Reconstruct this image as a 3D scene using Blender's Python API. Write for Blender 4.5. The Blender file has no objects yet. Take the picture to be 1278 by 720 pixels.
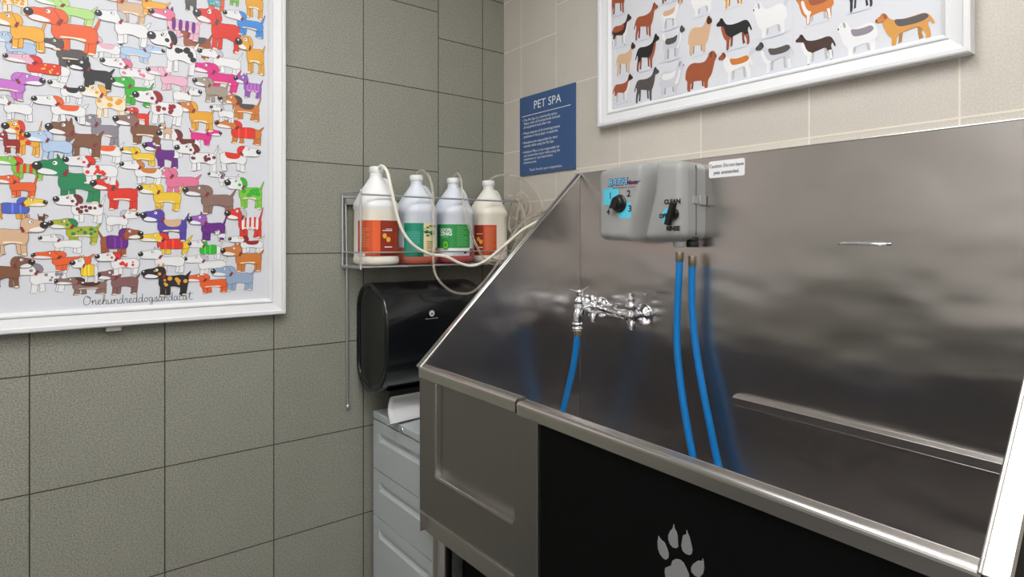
import bpy, bmesh, math, random
from mathutils import Vector, Matrix
random.seed(7)
PI = math.pi
scn = bpy.context.scene
COL = scn.collection

# ------------------------------------------------------------------ camera, world, lights, exposure
FPX, YH, CX, ANG, CAMH = 751.88, 299.6, 639.0, .6641, 1.37
CAM = Vector((1.95416, -1.48803, CAMH))
FW = Vector((-math.cos(ANG), math.sin(ANG), 0)); RT = Vector((math.sin(ANG), math.cos(ANG), 0)); UP = Vector((0, 0, 1))
cd = bpy.data.cameras.new('camera'); cam = bpy.data.objects.new('camera', cd); COL.objects.link(cam)
cam.matrix_world = Matrix(((RT.x, 0, -FW.x, CAM.x), (RT.y, 0, -FW.y, CAM.y), (0, 1, 0, CAM.z), (0, 0, 0, 1)))
cd.sensor_width = 36; cd.lens = FPX / 1278 * 36; cd.shift_y = -(360 - YH) / 1278; cd.clip_start = .02
scn.camera = cam
scn.view_settings.view_transform = 'Standard'; scn.view_settings.look = 'None'
scn.view_settings.gamma = 1; scn.view_settings.use_curve_mapping = False
scn.view_settings.exposure = 0.95
w = bpy.data.worlds.new('world'); scn.world = w; w.use_nodes = True
w.node_tree.nodes['Background'].inputs[0].default_value = (.8, .86, 1, 1)
w.node_tree.nodes['Background'].inputs[1].default_value = .05
PANEL_EMIT = 6.0
LIGHT_SPOTS = [(1.2, -1.25), (2.7, -1.25), (1.9, -2.65)]     # ceiling light panel centres; the last is added to brighten the facing wall
CEIL = 2.75; XMAX = 3.6; YMIN = -3.3

# ------------------------------------------------------------------ measuring helpers
def ray(px, py): return FW + RT * ((px - CX) / FPX) + UP * ((YH - py) / FPX)
def on(px, py, ax, v):
    d = ray(px, py); return CAM + d * ((v - CAM[ax]) / d[ax])
def PX(px, py, x): return on(px, py, 0, x)
def PY(px, py, y): return on(px, py, 1, y)

# ------------------------------------------------------------------ materials
def s2l(c): c /= 255.; return c / 12.92 if c <= .04045 else ((c + .055) / 1.055) ** 2.4
MATS = {}
def mat(name, rgb, rough=.5, metal=0, **kw):
    if name in MATS: return MATS[name]
    m = bpy.data.materials.new(name); m.use_nodes = True; MATS[name] = m
    b = m.node_tree.nodes['Principled BSDF']
    b.inputs['Base Color'].default_value = (*[s2l(v) for v in rgb], 1)
    b.inputs['Roughness'].default_value = rough; b.inputs['Metallic'].default_value = metal
    for k, v in kw.items(): b.inputs[k.replace('_', ' ')].default_value = v
    return m
def N(m, t, **kw):
    n = m.node_tree.nodes.new(t)
    for k, v in kw.items(): setattr(n, k, v)
    return n
def L(m, a, b): m.node_tree.links.new(a, b)
def MA(m, op, a, b=None, c=None):
    n = N(m, 'ShaderNodeMath', operation=op)
    for i, v in enumerate((a, b, c)):
        if v is None: continue
        if isinstance(v, (int, float)): n.inputs[i].default_value = v
        else: L(m, v, n.inputs[i])
    return n.outputs[0]
def MIX(m, f, a, b, blend='MIX'):
    n = N(m, 'ShaderNodeMix', data_type='RGBA', blend_type=blend)
    for i, v in ((0, f), (6, a), (7, b)):
        if isinstance(v, (int, float)): n.inputs[i].default_value = v
        elif isinstance(v, tuple): n.inputs[i].default_value = (*[s2l(q) for q in v], 1)
        else: L(m, v, n.inputs[i])
    return n.outputs[2]
def bump(m, h, strength, dist):
    n = N(m, 'ShaderNodeBump'); n.inputs['Strength'].default_value = strength; n.inputs['Distance'].default_value = dist
    L(m, h, n.inputs['Height']); L(m, n.outputs[0], m.node_tree.nodes['Principled BSDF'].inputs['Normal']); return n
def xyz(m):
    g = N(m, 'ShaderNodeNewGeometry'); s = N(m, 'ShaderNodeSeparateXYZ'); L(m, g.outputs['Position'], s.inputs[0]); return g, s
def noise(m, vec, scale, detail=2, rough=.5, mapscale=None):
    if mapscale:
        mp = N(m, 'ShaderNodeMapping'); mp.inputs['Scale'].default_value = mapscale; L(m, vec, mp.inputs[0]); vec = mp.outputs[0]
    n = N(m, 'ShaderNodeTexNoise'); n.inputs['Scale'].default_value = scale; n.inputs['Detail'].default_value = detail
    n.inputs['Roughness'].default_value = rough; L(m, vec, n.inputs['Vector']); return n.outputs[0]

def tile_wall(name, axis, sgn, edge, big, small, zb, base, spk, grout, gw):
    """square tiles: large ones beyond `edge` from the corner, small ones inside it; axis coordinate is distance from corner"""
    m = mat(name, base, .55); b = m.node_tree.nodes['Principled BSDF']
    g, s = xyz(m)
    d = MA(m, 'MULTIPLY', s.outputs[axis], sgn); z = s.outputs[2]
    def parts(c, o, p):
        t = MA(m, 'DIVIDE', MA(m, 'SUBTRACT', c, o), p)
        dist = MA(m, 'MULTIPLY', MA(m, 'ABSOLUTE', MA(m, 'SUBTRACT', MA(m, 'FRACT', MA(m, 'ADD', t, .5)), .5)), p)
        return MA(m, 'LESS_THAN', dist, gw / 2), MA(m, 'FLOOR', t)
    vb, ib = parts(d, edge, big); vs, i_s = parts(d, edge, small)
    hb, jb = parts(z, zb, big if axis == 1 else .3045); hs, js = parts(z, zb, small)
    sel = MA(m, 'GREATER_THAN', d, edge - gw / 2)
    L1 = MA(m, 'MAXIMUM', vb, hb); L2 = MA(m, 'MAXIMUM', vs, hs)
    def lerp(a, c): return MA(m, 'ADD', MA(m, 'MULTIPLY', c, sel), MA(m, 'MULTIPLY', a, MA(m, 'SUBTRACT', 1, sel)))
    line = lerp(L2, L1)
    cv = N(m, 'ShaderNodeCombineXYZ'); L(m, lerp(i_s, ib), cv.inputs[0]); L(m, lerp(js, jb), cv.inputs[1]); L(m, sel, cv.inputs[2])
    wn = N(m, 'ShaderNodeTexWhiteNoise'); L(m, cv.outputs[0], wn.inputs['Vector'])
    n1 = noise(m, g.outputs['Position'], 260, 3, .8); n2 = noise(m, g.outputs['Position'], 9, 4)
    r = N(m, 'ShaderNodeValToRGB'); r.color_ramp.elements[0].position = .36; r.color_ramp.elements[1].position = .64
    L(m, n1, r.inputs[0])
    c1 = MIX(m, r.outputs[0], spk, base)
    k = MA(m, 'ADD', MA(m, 'MULTIPLY', wn.outputs[0], .07), MA(m, 'ADD', MA(m, 'MULTIPLY', n2, .12), .90))
    cc = N(m, 'ShaderNodeCombineColor')
    for i in range(3): L(m, k, cc.inputs[i])
    c2 = MIX(m, 1.0, c1, cc.outputs[0], 'MULTIPLY')
    c3 = MIX(m, line, c2, grout)
    L(m, c3, b.inputs['Base Color'])
    bump(m, MA(m, 'SUBTRACT', MA(m, 'MULTIPLY', n1, .25), line), .5, .0012)
    return m
m_green = tile_wall('olive speckled tile', 1, -1, .3104, .2999, .2034, 1.926, (165, 164, 151), (112, 111, 99), (52, 50, 42), .0032)
m_beige = tile_wall('beige speckled tile', 0, 1, .3149, .3077, .2034, 1.926, (208, 201, 190), (191, 183, 171), (226, 217, 200), .0036)

def steel(name, rgb, rough, wav=.0006, streak=(1, 60, 60), aniso=.75):
    m = mat(name, rgb, rough, 1.0); b = m.node_tree.nodes['Principled BSDF']
    tc = N(m, 'ShaderNodeNewGeometry')
    n1 = noise(m, tc.outputs['Position'], 14, 3, .6, streak)
    n2 = noise(m, tc.outputs['Position'], 3.2, 2, .5, (.8, 1.3, 1.6))
    n3 = noise(m, tc.outputs['Position'], 5, 5, .65)
    L(m, MA(m, 'ADD', MA(m, 'MULTIPLY', n3, .06), MA(m, 'ADD', MA(m, 'MULTIPLY', n1, .03), rough - .05)), b.inputs['Roughness'])
    v = MA(m, 'ADD', MA(m, 'MULTIPLY', n1, .10), .94)
    cc = N(m, 'ShaderNodeCombineColor')
    for i in range(3): L(m, v, cc.inputs[i])
    L(m, MIX(m, 1.0, tuple(rgb), cc.outputs[0], 'MULTIPLY'), b.inputs['Base Color'])
    cr = N(m, 'ShaderNodeVectorMath', operation='CROSS_PRODUCT'); L(m, tc.outputs['True Normal'], cr.inputs[0]); cr.inputs[1].default_value = (.001, .002, 1)
    L(m, cr.outputs[0], b.inputs['Tangent']); b.inputs['Anisotropic'].default_value = aniso
    bn = bump(m, n2, 1.0, wav * 17)
    b2 = N(m, 'ShaderNodeBump'); b2.inputs['Strength'].default_value = .25; b2.inputs['Distance'].default_value = .0003
    b2.inputs['Strength'].default_value = .015; L(m, n1, b2.inputs['Height']); L(m, bn.outputs[0], b2.inputs['Normal']); L(m, b2.outputs[0], b.inputs['Normal'])
    return m
m_steel = steel('brushed stainless steel', (204, 200, 197), .26)
m_rim = mat('bright stainless rim', (208, 205, 201), .25, 1.0)
m_front = steel('dull stainless apron', (158, 155, 151), .36, .0002, (60, 60, 1), 0)
m_chrome = mat('chrome', (225, 225, 228), .08, 1)
m_wire = mat('zinc wire', (214, 216, 218), .42, 1)
m_blackpanel = mat('black powder coat', (7, 7, 7), .6, 0, Specular_IOR_Level=.12)
def _bp():
    m = m_blackpanel; b = m.node_tree.nodes['Principled BSDF']; g = N(m, 'ShaderNodeNewGeometry')
    n = noise(m, g.outputs['Position'], 420, 2)
    bump(m, n, .35, .0006); L(m, MIX(m, MA(m, 'GREATER_THAN', n, .68), (7, 7, 7), (20, 20, 20)), b.inputs['Base Color'])
_bp()
m_white = mat('white satin paint', (226, 226, 226), .4)
m_paper = mat('poster paper', (216, 217, 221), .5)
m_cab = mat('light grey enamel', (186, 192, 192), .4)
m_cabdark = mat('dark seam grey', (60, 62, 62), .6)  # flat dark grey, used for the control unit seam
m_dev = mat('grey moulded plastic', (160, 160, 157), .38)
m_blk = mat('black plastic', (18, 18, 19), .35)
m_disp = mat('smoked black plastic', (14, 16, 19), .22, 0, Coat_Weight=.3)
m_disps = mat('glossy smoked window', (8, 10, 13), .3)
m_blue = mat('blue rubber hose', (0, 116, 186), .38)
m_brass = mat('worn brass ferrule', (150, 138, 116), .4, .8)
m_tube = mat('clear vinyl tube', (242, 235, 222), .12, 0, Transmission_Weight=.8, IOR=1.25)
m_tubew = mat('milky vinyl tube', (240, 234, 218), .3)
m_towel = mat('paper towel', (222, 222, 220), .85)

# ------------------------------------------------------------------ mesh builder
class MB:
    def __init__(s): s.v = []; s.f = []; s.mi = []; s.sm = []; s.mats = []
    def m(s, mt):
        if mt not in s.mats: s.mats.append(mt)
        return s.mats.index(mt)
    def add(s, vs, fs, mt, smooth=False):
        o = len(s.v); s.v += [tuple(v) for v in vs]; k = s.m(mt)
        for f in fs: s.f.append([o + i for i in f]); s.mi.append(k); s.sm.append(smooth)
    def box(s, a, b, mt):
        x0, y0, z0 = a; x1, y1, z1 = b
        v = [(x0, y0, z0), (x1, y0, z0), (x1, y1, z0), (x0, y1, z0), (x0, y0, z1), (x1, y0, z1), (x1, y1, z1), (x0, y1, z1)]
        s.add(v, [(0, 3, 2, 1), (4, 5, 6, 7), (0, 1, 5, 4), (1, 2, 6, 5), (2, 3, 7, 6), (3, 0, 4, 7)], mt)
    def prism(s, pts, off, mt, smooth=False):      # pts: 3D loop, off: extrusion vector
        n = len(pts); off = Vector(off); a = [Vector(p) for p in pts]; b = [p + off for p in a]
        s.add(a + b, [list(range(n))[::-1], [n + i for i in range(n)]], mt)
        s.add(a + b, [(i, (i + 1) % n, n + (i + 1) % n, n + i) for i in range(n)], mt, smooth)
    def tube(s, path, r, mt, seg=12, cap=True):
        P = [Vector(p) for p in path]; n = len(P); R = r if isinstance(r, (list, tuple)) else [r] * n
        T = [(P[min(i + 1, n - 1)] - P[max(i - 1, 0)]).normalized() for i in range(n)]
        u = T[0].orthogonal().normalized(); vs = []
        for i in range(n):
            u = (u - T[i] * u.dot(T[i])).normalized(); w_ = T[i].cross(u)
            vs += [P[i] + (u * math.cos(2 * PI * k / seg) + w_ * math.sin(2 * PI * k / seg)) * R[i] for k in range(seg)]
        fs = [(i * seg + k, i * seg + (k + 1) % seg, (i + 1) * seg + (k + 1) % seg, (i + 1) * seg + k) for i in range(n - 1) for k in range(seg)]
        s.add(vs, fs, mt, True)
        if cap: s.add(vs[:seg], [list(range(seg))[::-1]], mt); s.add(vs[-seg:], [list(range(seg))], mt)
    def lathe(s, prof, org, axis, mt, seg=28):     # prof: (r, h) along axis
        ax = Vector(axis).normalized(); u = ax.orthogonal().normalized(); w_ = ax.cross(u); org = Vector(org); vs = []
        for r, h in prof: vs += [org + ax * h + (u * math.cos(2 * PI * k / seg) + w_ * math.sin(2 * PI * k / seg)) * max(r, 1e-5) for k in range(seg)]
        s.add(vs, [(i * seg + k, i * seg + (k + 1) % seg, (i + 1) * seg + (k + 1) % seg, (i + 1) * seg + k) for i in range(len(prof) - 1) for k in range(seg)], mt, True)
        s.add(vs[:seg], [list(range(seg))[::-1]], mt); s.add(vs[-seg:], [list(range(seg))], mt)
    def build(s, name, parent=None, bevel=0, seg=2, smooth_angle=None):
        me = bpy.data.meshes.new(name); me.from_pydata(s.v, [], s.f)
        for q in s.mats: me.materials.append(q)
        me.polygons.foreach_set('material_index', s.mi); me.polygons.foreach_set('use_smooth', s.sm); me.update()
        o = bpy.data.objects.new(name, me); COL.objects.link(o)
        if parent: o.parent = parent; o.matrix_parent_inverse = Matrix.Translation(-parent.location)
        if bevel:
            bm = bmesh.new(); bm.from_mesh(me); bmesh.ops.remove_doubles(bm, verts=bm.verts, dist=1e-6)
            bmesh.ops.recalc_face_normals(bm, faces=bm.faces); bm.to_mesh(me); bm.free()
            b = o.modifiers.new('bevel', 'BEVEL'); b.width = bevel; b.segments = seg; b.limit_method = 'ANGLE'; b.angle_limit = .6
            b.harden_normals = False
        return o
def thing(name, label, cat, loc, group=None):
    o = bpy.data.objects.new(name, None); COL.objects.link(o); o.location = loc; o.empty_display_size = .05
    o['label'] = label; o['category'] = cat
    if group: o['group'] = group
    return o
def tag(o, label, cat, group=None):
    o['label'] = label; o['category'] = cat
    if group: o['group'] = group
    return o
def structure(o, label=None): o['kind'] = 'structure'; o['label'] = label or o.name.replace('_', ' '); return o
def spline(pts, k=8):
    P = [Vector(p) for p in pts]; P = [P[0] * 2 - P[1]] + P + [P[-1] * 2 - P[-2]]; out = []
    for i in range(1, len(P) - 2):
        a, b, c, d = P[i - 1:i + 3]
        for j in range(k):
            t = j / k
            out.append(.5 * ((2 * b) + (c - a) * t + (2 * a - 5 * b + 4 * c - d) * t * t + (3 * b - a - 3 * c + d) * t ** 3))
    return out + [P[-2]]
def closed_spline(pts, k=3):
    P = [Vector((*p, 0)) for p in pts]; n = len(P); out = []
    for i in range(n):
        a, b, c, d = P[i - 1], P[i], P[(i + 1) % n], P[(i + 2) % n]
        for j in range(k):
            t = j / k; q = .5 * ((2 * b) + (c - a) * t + (2 * a - 5 * b + 4 * c - d) * t * t + (3 * b - a - 3 * c + d) * t ** 3); out.append((q.x, q.y))
    return out
def text2d(s, size, align='LEFT', spacing=1.0, shear=0, offset=0):
    c = bpy.data.curves.new('t', 'FONT'); c.body = s; c.size = size; c.align_x = align; c.space_character = spacing; c.shear = shear; c.offset = offset
    c.resolution_u = 3; o = bpy.data.objects.new('t', c); COL.objects.link(o)
    dg = bpy.context.evaluated_depsgraph_get(); dg.update(); me = bpy.data.meshes.new_from_object(o.evaluated_get(dg))
    r = ([(v.co.x, v.co.y) for v in me.vertices], [list(p.vertices) for p in me.polygons])
    bpy.data.objects.remove(o); bpy.data.curves.remove(c); bpy.data.meshes.remove(me); return r
def put_text(mb, s, size, fn, mt, **kw):           # fn maps text (u,v) -> 3D
    v, f = text2d(s, size, **kw); mb.add([fn(a, b) for a, b in v], f, mt)

# ------------------------------------------------------------------ room shell
def slab(name, a, b, mt, label):
    q = MB(); q.box(a, b, mt); return structure(q.build(name), label)
m_floor = mat('grey floor tile', (104, 102, 100), .5)
m_ceil = mat('white ceiling paint', (232, 231, 226), .9)
m_paint = mat('warm painted wall', (226, 222, 216), .8)
slab('wall_left', (-.1, YMIN, 0), (0, 0, CEIL), m_green, 'olive grey square tiled wall on the left')
slab('wall_back', (-.1, 0, 0), (XMAX + .1, .1, CEIL), m_beige, 'beige square tiled wall behind the wash tub')
slab('wall_right', (XMAX, YMIN, 0), (XMAX + .1, 0, CEIL), m_paint, 'painted wall on the right')
slab('wall_front', (-.1, YMIN - .1, 0), (XMAX + .1, YMIN, CEIL), m_paint, 'painted wall facing the wash tub')
slab('floor', (-.1, YMIN - .1, -.1), (XMAX + .1, .1, 0), m_floor, 'dark grey floor')
slab('ceiling', (-.1, YMIN - .1, CEIL), (XMAX + .1, .1, CEIL + .1), m_ceil, 'white ceiling')
slab('reflection_panel_1', (0, YMIN, 0), (XMAX, YMIN + .02, .92), mat('charcoal panel', (52, 50, 48), .5), 'charcoal panel added on the wall facing the tub for the dark band in the steel')  # unseen dark panel, added so the steel reflects a dark lower band
m_glow = bpy.data.materials.new('lit diffuser'); m_glow.use_nodes = True
_b = m_glow.node_tree.nodes['Principled BSDF']; _b.inputs['Emission Color'].default_value = (.97, .98, 1, 1); _b.inputs['Emission Strength'].default_value = PANEL_EMIT
for i, (lx, ly) in enumerate(LIGHT_SPOTS):
    t = thing('ceiling_light', 'white ceiling light panel ' + ('near the left olive wall', 'near the right wall', 'added to brighten the wall facing the tub')[i], 'light', (lx, ly, CEIL - .03), 'ceiling light panels')
    q = MB(); hw, hl = .30, .60
    for a, b in (((-hw - .03, -hl - .03), (-hw, hl + .03)), ((hw, -hl - .03), (hw + .03, hl + .03)), ((-hw, -hl - .03), (hw, -hl)), ((-hw, hl), (hw, hl + .03))):
        q.box((lx + a[0], ly + a[1], CEIL - .03), (lx + b[0], ly + b[1], CEIL), m_white)
    q.build('frame', t)
    q = MB(); q.box((lx - hw, ly - hl, CEIL - .02), (lx + hw, ly + hl, CEIL - .005), m_glow); q.build('diffuser', t)

# ------------------------------------------------------------------ wash tub
X0, X1, YF, YB = .46, 1.745, -.65, -.02
ZT, ZL, ZR = 1.60, 1.014, .995
tub = thing('pet_wash_tub', 'large stainless steel pet wash tub with high splash walls and black front', 'wash tub', (1.1, -.33, 0))
q = MB(); q.box((X0, YB, .55), (X1, YB + .018, ZT), m_steel)
back = q.build('back_panel', tub, .0015)
q = MB()                                             # seam where back panel meets side panel, top return
q.box((X0 - .024, YB - .001, ZT - .002), (X1 + .024, YB + .018, ZT + .0015), m_rim)
q.build('top_edge', tub, .0008)
def side(xa, xb, nm, zf, mt):
    q = MB(); q.prism([(xa, YF + .004, zf), (xa, YF + .004, .55), (xa, YB, .55), (xa, YB, ZT - .003)], (xb - xa, 0, 0), mt); return q.build(nm, tub, .001)
side(X0 - .004, X0, 'side_panel', ZL, m_steel)
# folded flange on the sloping edge of the left side panel, turned outwards
def flange(xi, xo, zf, lip, nm, mt):
    q = MB(); d = Vector((0, YB - YF, ZT - zf)).normalized(); nrm = Vector((0, -d.z, d.y)); t = .003
    a = Vector((0, YF, zf)); b = Vector((0, YB, ZT))
    q.prism([Vector((xi, a.y, a.z)), Vector((xo, a.y, a.z)), Vector((xo, b.y, b.z)), Vector((xi, b.y, b.z))], -nrm * t, mt)
    s = 1 if xo > xi else -1
    q.prism([Vector((xo, a.y, a.z)), Vector((xo, b.y, b.z)), Vector((xo, b.y, b.z)) - nrm * lip, Vector((xo, a.y, a.z)) - nrm * lip], (-s * .003, 0, 0), mt)
    q.tube([a + Vector((xi, 0, 0)) - nrm * .0015, b + Vector((xi, 0, 0)) - nrm * .0015], .0032, mt, 12)
    return q.build(nm, tub, .0012)
flange(X0 + .004, X0 - .017, ZL, .012, 'side_flange', m_rim)
side(X1, X1 + .004, 'side_panel', ZR, m_steel)
flange(X1 - .002, X1 + .024, ZR - .003, .018, 'side_flange', m_rim)
q = MB(); q.prism([(X1 + .023, YF + .004, ZR - .02), (X1 + .023, YF + .004, .1), (X1 + .023, YB, .1), (X1 + .023, YB, ZT - .03)], (-.006, 0, 0), m_blackpanel)
q.build('end_cover', tub)['label'] = 'black end cover'
# rims: bullnosed section swept along x
def rim(xa, xb, za, zb, nm):
    prof = [(.030, 0), (.010, 0)] + [(.010 - .009 * math.sin(a), -.009 + .009 * math.cos(a)) for a in (PI / 8 * i for i in range(1, 5))] + [(.001, -.030), (.0035, -.032), (.014, -.032), (.014, -.028), (.004, -.028), (.004, -.010), (.012, -.003), (.030, -.003)]
    q = MB(); n = len(prof); vs = [(xa, YF + a, za + b) for a, b in prof] + [(xb, YF + a, zb + b) for a, b in prof]
    q.add(vs, [list(range(n)), [n + i for i in range(n)][::-1]], m_rim)
    q.add(vs, [(i, (i + 1) % n, n + (i + 1) % n, n + i) for i in range(n)], m_rim, False)
    q.tube([(xa, YF + .030, za - .0045), (xb, YF + .030, zb - .0045)], .0050, m_rim, 14)
    return q.build(nm, tub)
rim(X0 - .004, .893, 1.015, 1.013, 'rim')
rim(.899, X1 - .001, 1.009, .996, 'rim')
# stainless apron with recessed panel (left third of the front)
ZB = .612
q = MB()
q.box((X0 - .002, -.648, ZB), (.555, -.628, .985), m_front)            # left stile
q.box((.555, -.648, ZB), (.888, -.628, .735), m_front)                 # bottom rail
q.build('apron_frame', tub, .002)
q = MB(); q.box((.550, -.634, .72), (.893, -.628, .99), m_front); q.build('apron_panel', tub, .001)
q = MB()                                                               # folded bright lips round the recess
q.box((.547, -.652, .737), (.556, -.634, .983), m_rim)
q.prism([(.547, -.653, .728), (.888, -.653, .728), (.888, -.653, .737), (.547, -.653, .737)], (0, .02, 0), m_rim)
q.box((.470, -.652, ZB - .006), (.888, -.630, ZB + .004), m_rim)
q.build('apron_trim', tub, .0015)
q = MB(); q.box((.888, -.649, .06), (.970, -.625, .981), m_front); q.build('front_post', tub, .002)
q = MB(); q.box((X0 - .002, -.628, ZB - .004), (X0 + .004, YB, ZB + .02), m_front); q.build('lower_edge', tub)
q = MB(); q.box((.972, -.641, .05), (X1 + .022, -.632, .985), m_blackpanel)
fp = q.build('front_door', tub, .001); fp['label'] = 'black front panel'
S = [[(370,488),(365,520),(367,560),(378,590),(395,612),(412,622),(425,612),(427,590),(418,560),(402,525),(385,512),(376,500)],
 [(455,422),(450,445),(436,460),(425,485),(425,510),(435,535),(450,552),(468,558),(480,550),(478,520),(477,490),(470,465),(460,450)],
 [(528,455),(527,478),(508,485),(503,510),(498,540),(505,570),(522,588),(545,596),(556,590),(560,565),(552,530),(543,495),(534,475)],
 [(618,615),(614,630),(590,628),(565,645),(553,665),(555,690),(575,712),(600,722),(620,700),(626,670),(624,635)],
 [(465,618),(448,628),(440,655),(425,660),(408,668),(405,690),(412,730),(405,790),(430,830),(470,815),(510,830),(560,850),(585,810),(570,760),(545,740),(540,705),(525,670),(510,640),(490,622)]]
m_paw = mat('silver grey paint', (150, 150, 150), .5, .3)
q = MB()
for poly in S: q.prism([PY(740 + a / 4.5, 560 + b / 4.5, -.641) for a, b in poly], (0, -.0012, 0), m_paw)
pw = q.build('paw_print', fp); pw['label'] = 'silver paw print'
pw.matrix_parent_inverse = Matrix.Translation(-tub.location)
pw.matrix_parent_inverse = (tub.matrix_basis @ fp.matrix_parent_inverse).inverted()
# basin floor, inner front
q = MB(); q.box((X0, YF + .03, .55), (X1, YB, .565), m_steel); q.build('basin_floor', tub)
q = MB(); q.box((X0, -.632, .55), (X1, -.624, .99), m_steel); q.build('inner_front', tub)
# support ledge on the back panel
q = MB(); a = (1.052, .959); b = (X1 - .002, .944)
q.add([(a[0], YB, a[1]), (b[0], YB, b[1]), (b[0], YB - .026, b[1] - .003), (a[0] + .006, YB - .026, a[1] - .003),
       (a[0], YB, a[1] - .024), (b[0], YB, b[1] - .024), (b[0], YB - .026, b[1] - .024), (a[0] + .006, YB - .026, a[1] - .024)],
      [(0, 3, 2, 1), (3, 7, 6, 2), (0, 4, 7, 3), (1, 2, 6, 5), (0, 1, 5, 4), (4, 5, 6, 7)], m_rim)
q.build('support_ledge', tub, .0012)
q = MB()                                             # tether bar in the back panel
pts = spline([(1.318, YB, 1.361), (1.322, YB - .010, 1.361), (1.335, YB - .015, 1.361), (1.40, YB - .015, 1.361), (1.418, YB - .010, 1.361), (1.425, YB, 1.361)], 5)
q.tube(pts, .0032, m_chrome, 10); q.build('tether_bar', tub)
q = MB(); q.lathe([(.027, 0), (.027, .612)], (.500, -.598, 0), (0, 0, 1), m_rim, 28)
q.lathe([(.034, 0), (.034, .02), (.027, .03)], (.500, -.598, 0), (0, 0, 1), m_rim, 28); q.build('leg', tub)
q = MB(); q.lathe([(.027, 0), (.027, .552)], (.500, -.10, 0), (0, 0, 1), m_rim, 28); q.build('leg', tub)
for yy in (-.598, -.10):
    q = MB(); q.lathe([(.027, 0), (.027, .552)], (1.70, yy, 0), (0, 0, 1), m_rim, 28); q.build('leg', tub)
q = MB(); q.box((.545, -.56, .01), (.551, -.06, .60), m_blackpanel); q.build('cabinet_side', tub)['label'] = 'black panel below the basin'
q = MB(); q.box((.545, -.56, .01), (.888, -.554, .55), m_blackpanel); q.build('lower_front', tub)['label'] = 'black panel set back under the steel apron'
# caution sticker
q = MB(); xa, za, xb, zb = .970, 1.542, 1.078, 1.588
def rrect(x0, x1, z0, z1, r, n=4):
    out = []
    for cx, cz, a0 in ((x1 - r, z1 - r, 0), (x0 + r, z1 - r, 90), (x0 + r, z0 + r, 180), (x1 - r, z0 + r, 270)):
        out += [(cx + r * math.cos(math.radians(a0 + 90 * i / n)), cz + r * math.sin(math.radians(a0 + 90 * i / n))) for i in range(n + 1)]
    return out
m_stick = mat('white sticker', (238, 238, 238), .4); m_ink = mat('black ink', (25, 25, 28), .5)
q.prism([(a, YB, b) for a, b in rrect(xa, xb, za, zb, .005)], (0, -.0006, 0), m_stick)
for s_, zz in (('Caution: Do not leave', 1.5695), ('pets unattended.', 1.5515)):
    put_text(q, s_, .0135, lambda u, v, zz=zz: (1.024 + u * .85, YB - .0009, zz + v), m_ink, align='CENTER', offset=.00025)
tag(q.build('caution_sticker'), 'small white caution sticker with rounded corners on the steel backsplash', 'sticker')

# ------------------------------------------------------------------ bathing control unit
dev = thing('bathing_control_unit', 'grey moulded control unit with two black knobs on the steel backsplash', 'control box', (.80, -.02, 1.37))
DX0, DX1, DZ0, DZ1, DD = .645, .958, 1.372, 1.585, .098
def devdepth(u, v):                                  # u,v in 0..1 across the front; returns depth from the back panel
    xc = .555 + .07 * math.sin((v - .35) * 3.4) ; wdt = .115
    t = max(0, 1 - abs(u - xc) / wdt); valley = t * t * (3 - 2 * t)
    wob = DD + .016 * math.exp(-((u - .22) / .28) ** 2) + .010 * math.exp(-((u - .85) / .2) ** 2)
    return wob - .056 * valley
q = MB(); NU, NV = 60, 36; vs = []
for j in range(NV + 1):
    for i in range(NU + 1):
        u, v = i / NU, j / NV
        u2 = .5 - .5 * math.cos(PI * u) if False else u
        ex = min(u, 1 - u) * (DX1 - DX0); ez = min(v, 1 - v) * (DZ1 - DZ0); r = .022
        fx = 1 if ex >= r else math.sqrt(max(0, 1 - (1 - ex / r) ** 2)); fz = 1 if ez >= r else math.sqrt(max(0, 1 - (1 - ez / r) ** 2))
        dep = devdepth(u, v); dd = (dep - .024) + .024 * min(fx, fz) if True else 0
        if ex >= r or ez >= r: pass
        else:
            k = math.hypot(1 - ex / r, 1 - ez / r); dd = dep - .024 + .024 * math.sqrt(max(0, 1 - k * k)) if k < 1 else dep - .024
        topcurve = .012 * math.sin(PI * min(1, max(0, u))) * v
        # pull corners in so the outline has rounded corners
        x = DX0 + u * (DX1 - DX0); z = DZ0 + v * (DZ1 - DZ0) + topcurve - .006 * (1 - v) * math.sin(PI * u)
        if ex < r and ez < r:
            k = math.hypot(1 - ex / r, 1 - ez / r)
            if k > 1:
                cxx = DX0 + r if u < .5 else DX1 - r; czz = (DZ0 + r if v < .5 else DZ1 - r)
                x = cxx + (x - cxx) / k; z = czz + (z - czz) / k
        vs.append((x, YB - dd, z))
W_ = NU + 1
q.add(vs, [(j * W_ + i, j * W_ + i + 1, (j + 1) * W_ + i + 1, (j + 1) * W_ + i) for j in range(NV) for i in range(NU)], m_dev, True)
ring = [i for i in range(W_)] + [j * W_ + NU for j in range(1, NV + 1)] + [NV * W_ + i for i in range(NU - 1, -1, -1)] + [j * W_ for j in range(NV - 1, 0, -1)]
rv = [vs[i] for i in ring]; bk = [(a, YB, c) for a, b, c in rv]; n = len(rv)
q.add(rv + bk, [((i + 1) % n, i, n + i, n + (i + 1) % n) for i in range(n)], m_dev, True)
body = q.build('housing', dev)
def dsurf(x, z): return YB - devdepth((x - DX0) / (DX1 - DX0), min(1, max(0, (z - DZ0) / (DZ1 - DZ0))))
def devpt(px, py):                                   # pixel -> point on the front of the unit
    y = YB - .10
    for _ in range(6):
        p = PY(px, py, y); y = dsurf(p.x, p.z)
    return PY(px, py, y)
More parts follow.
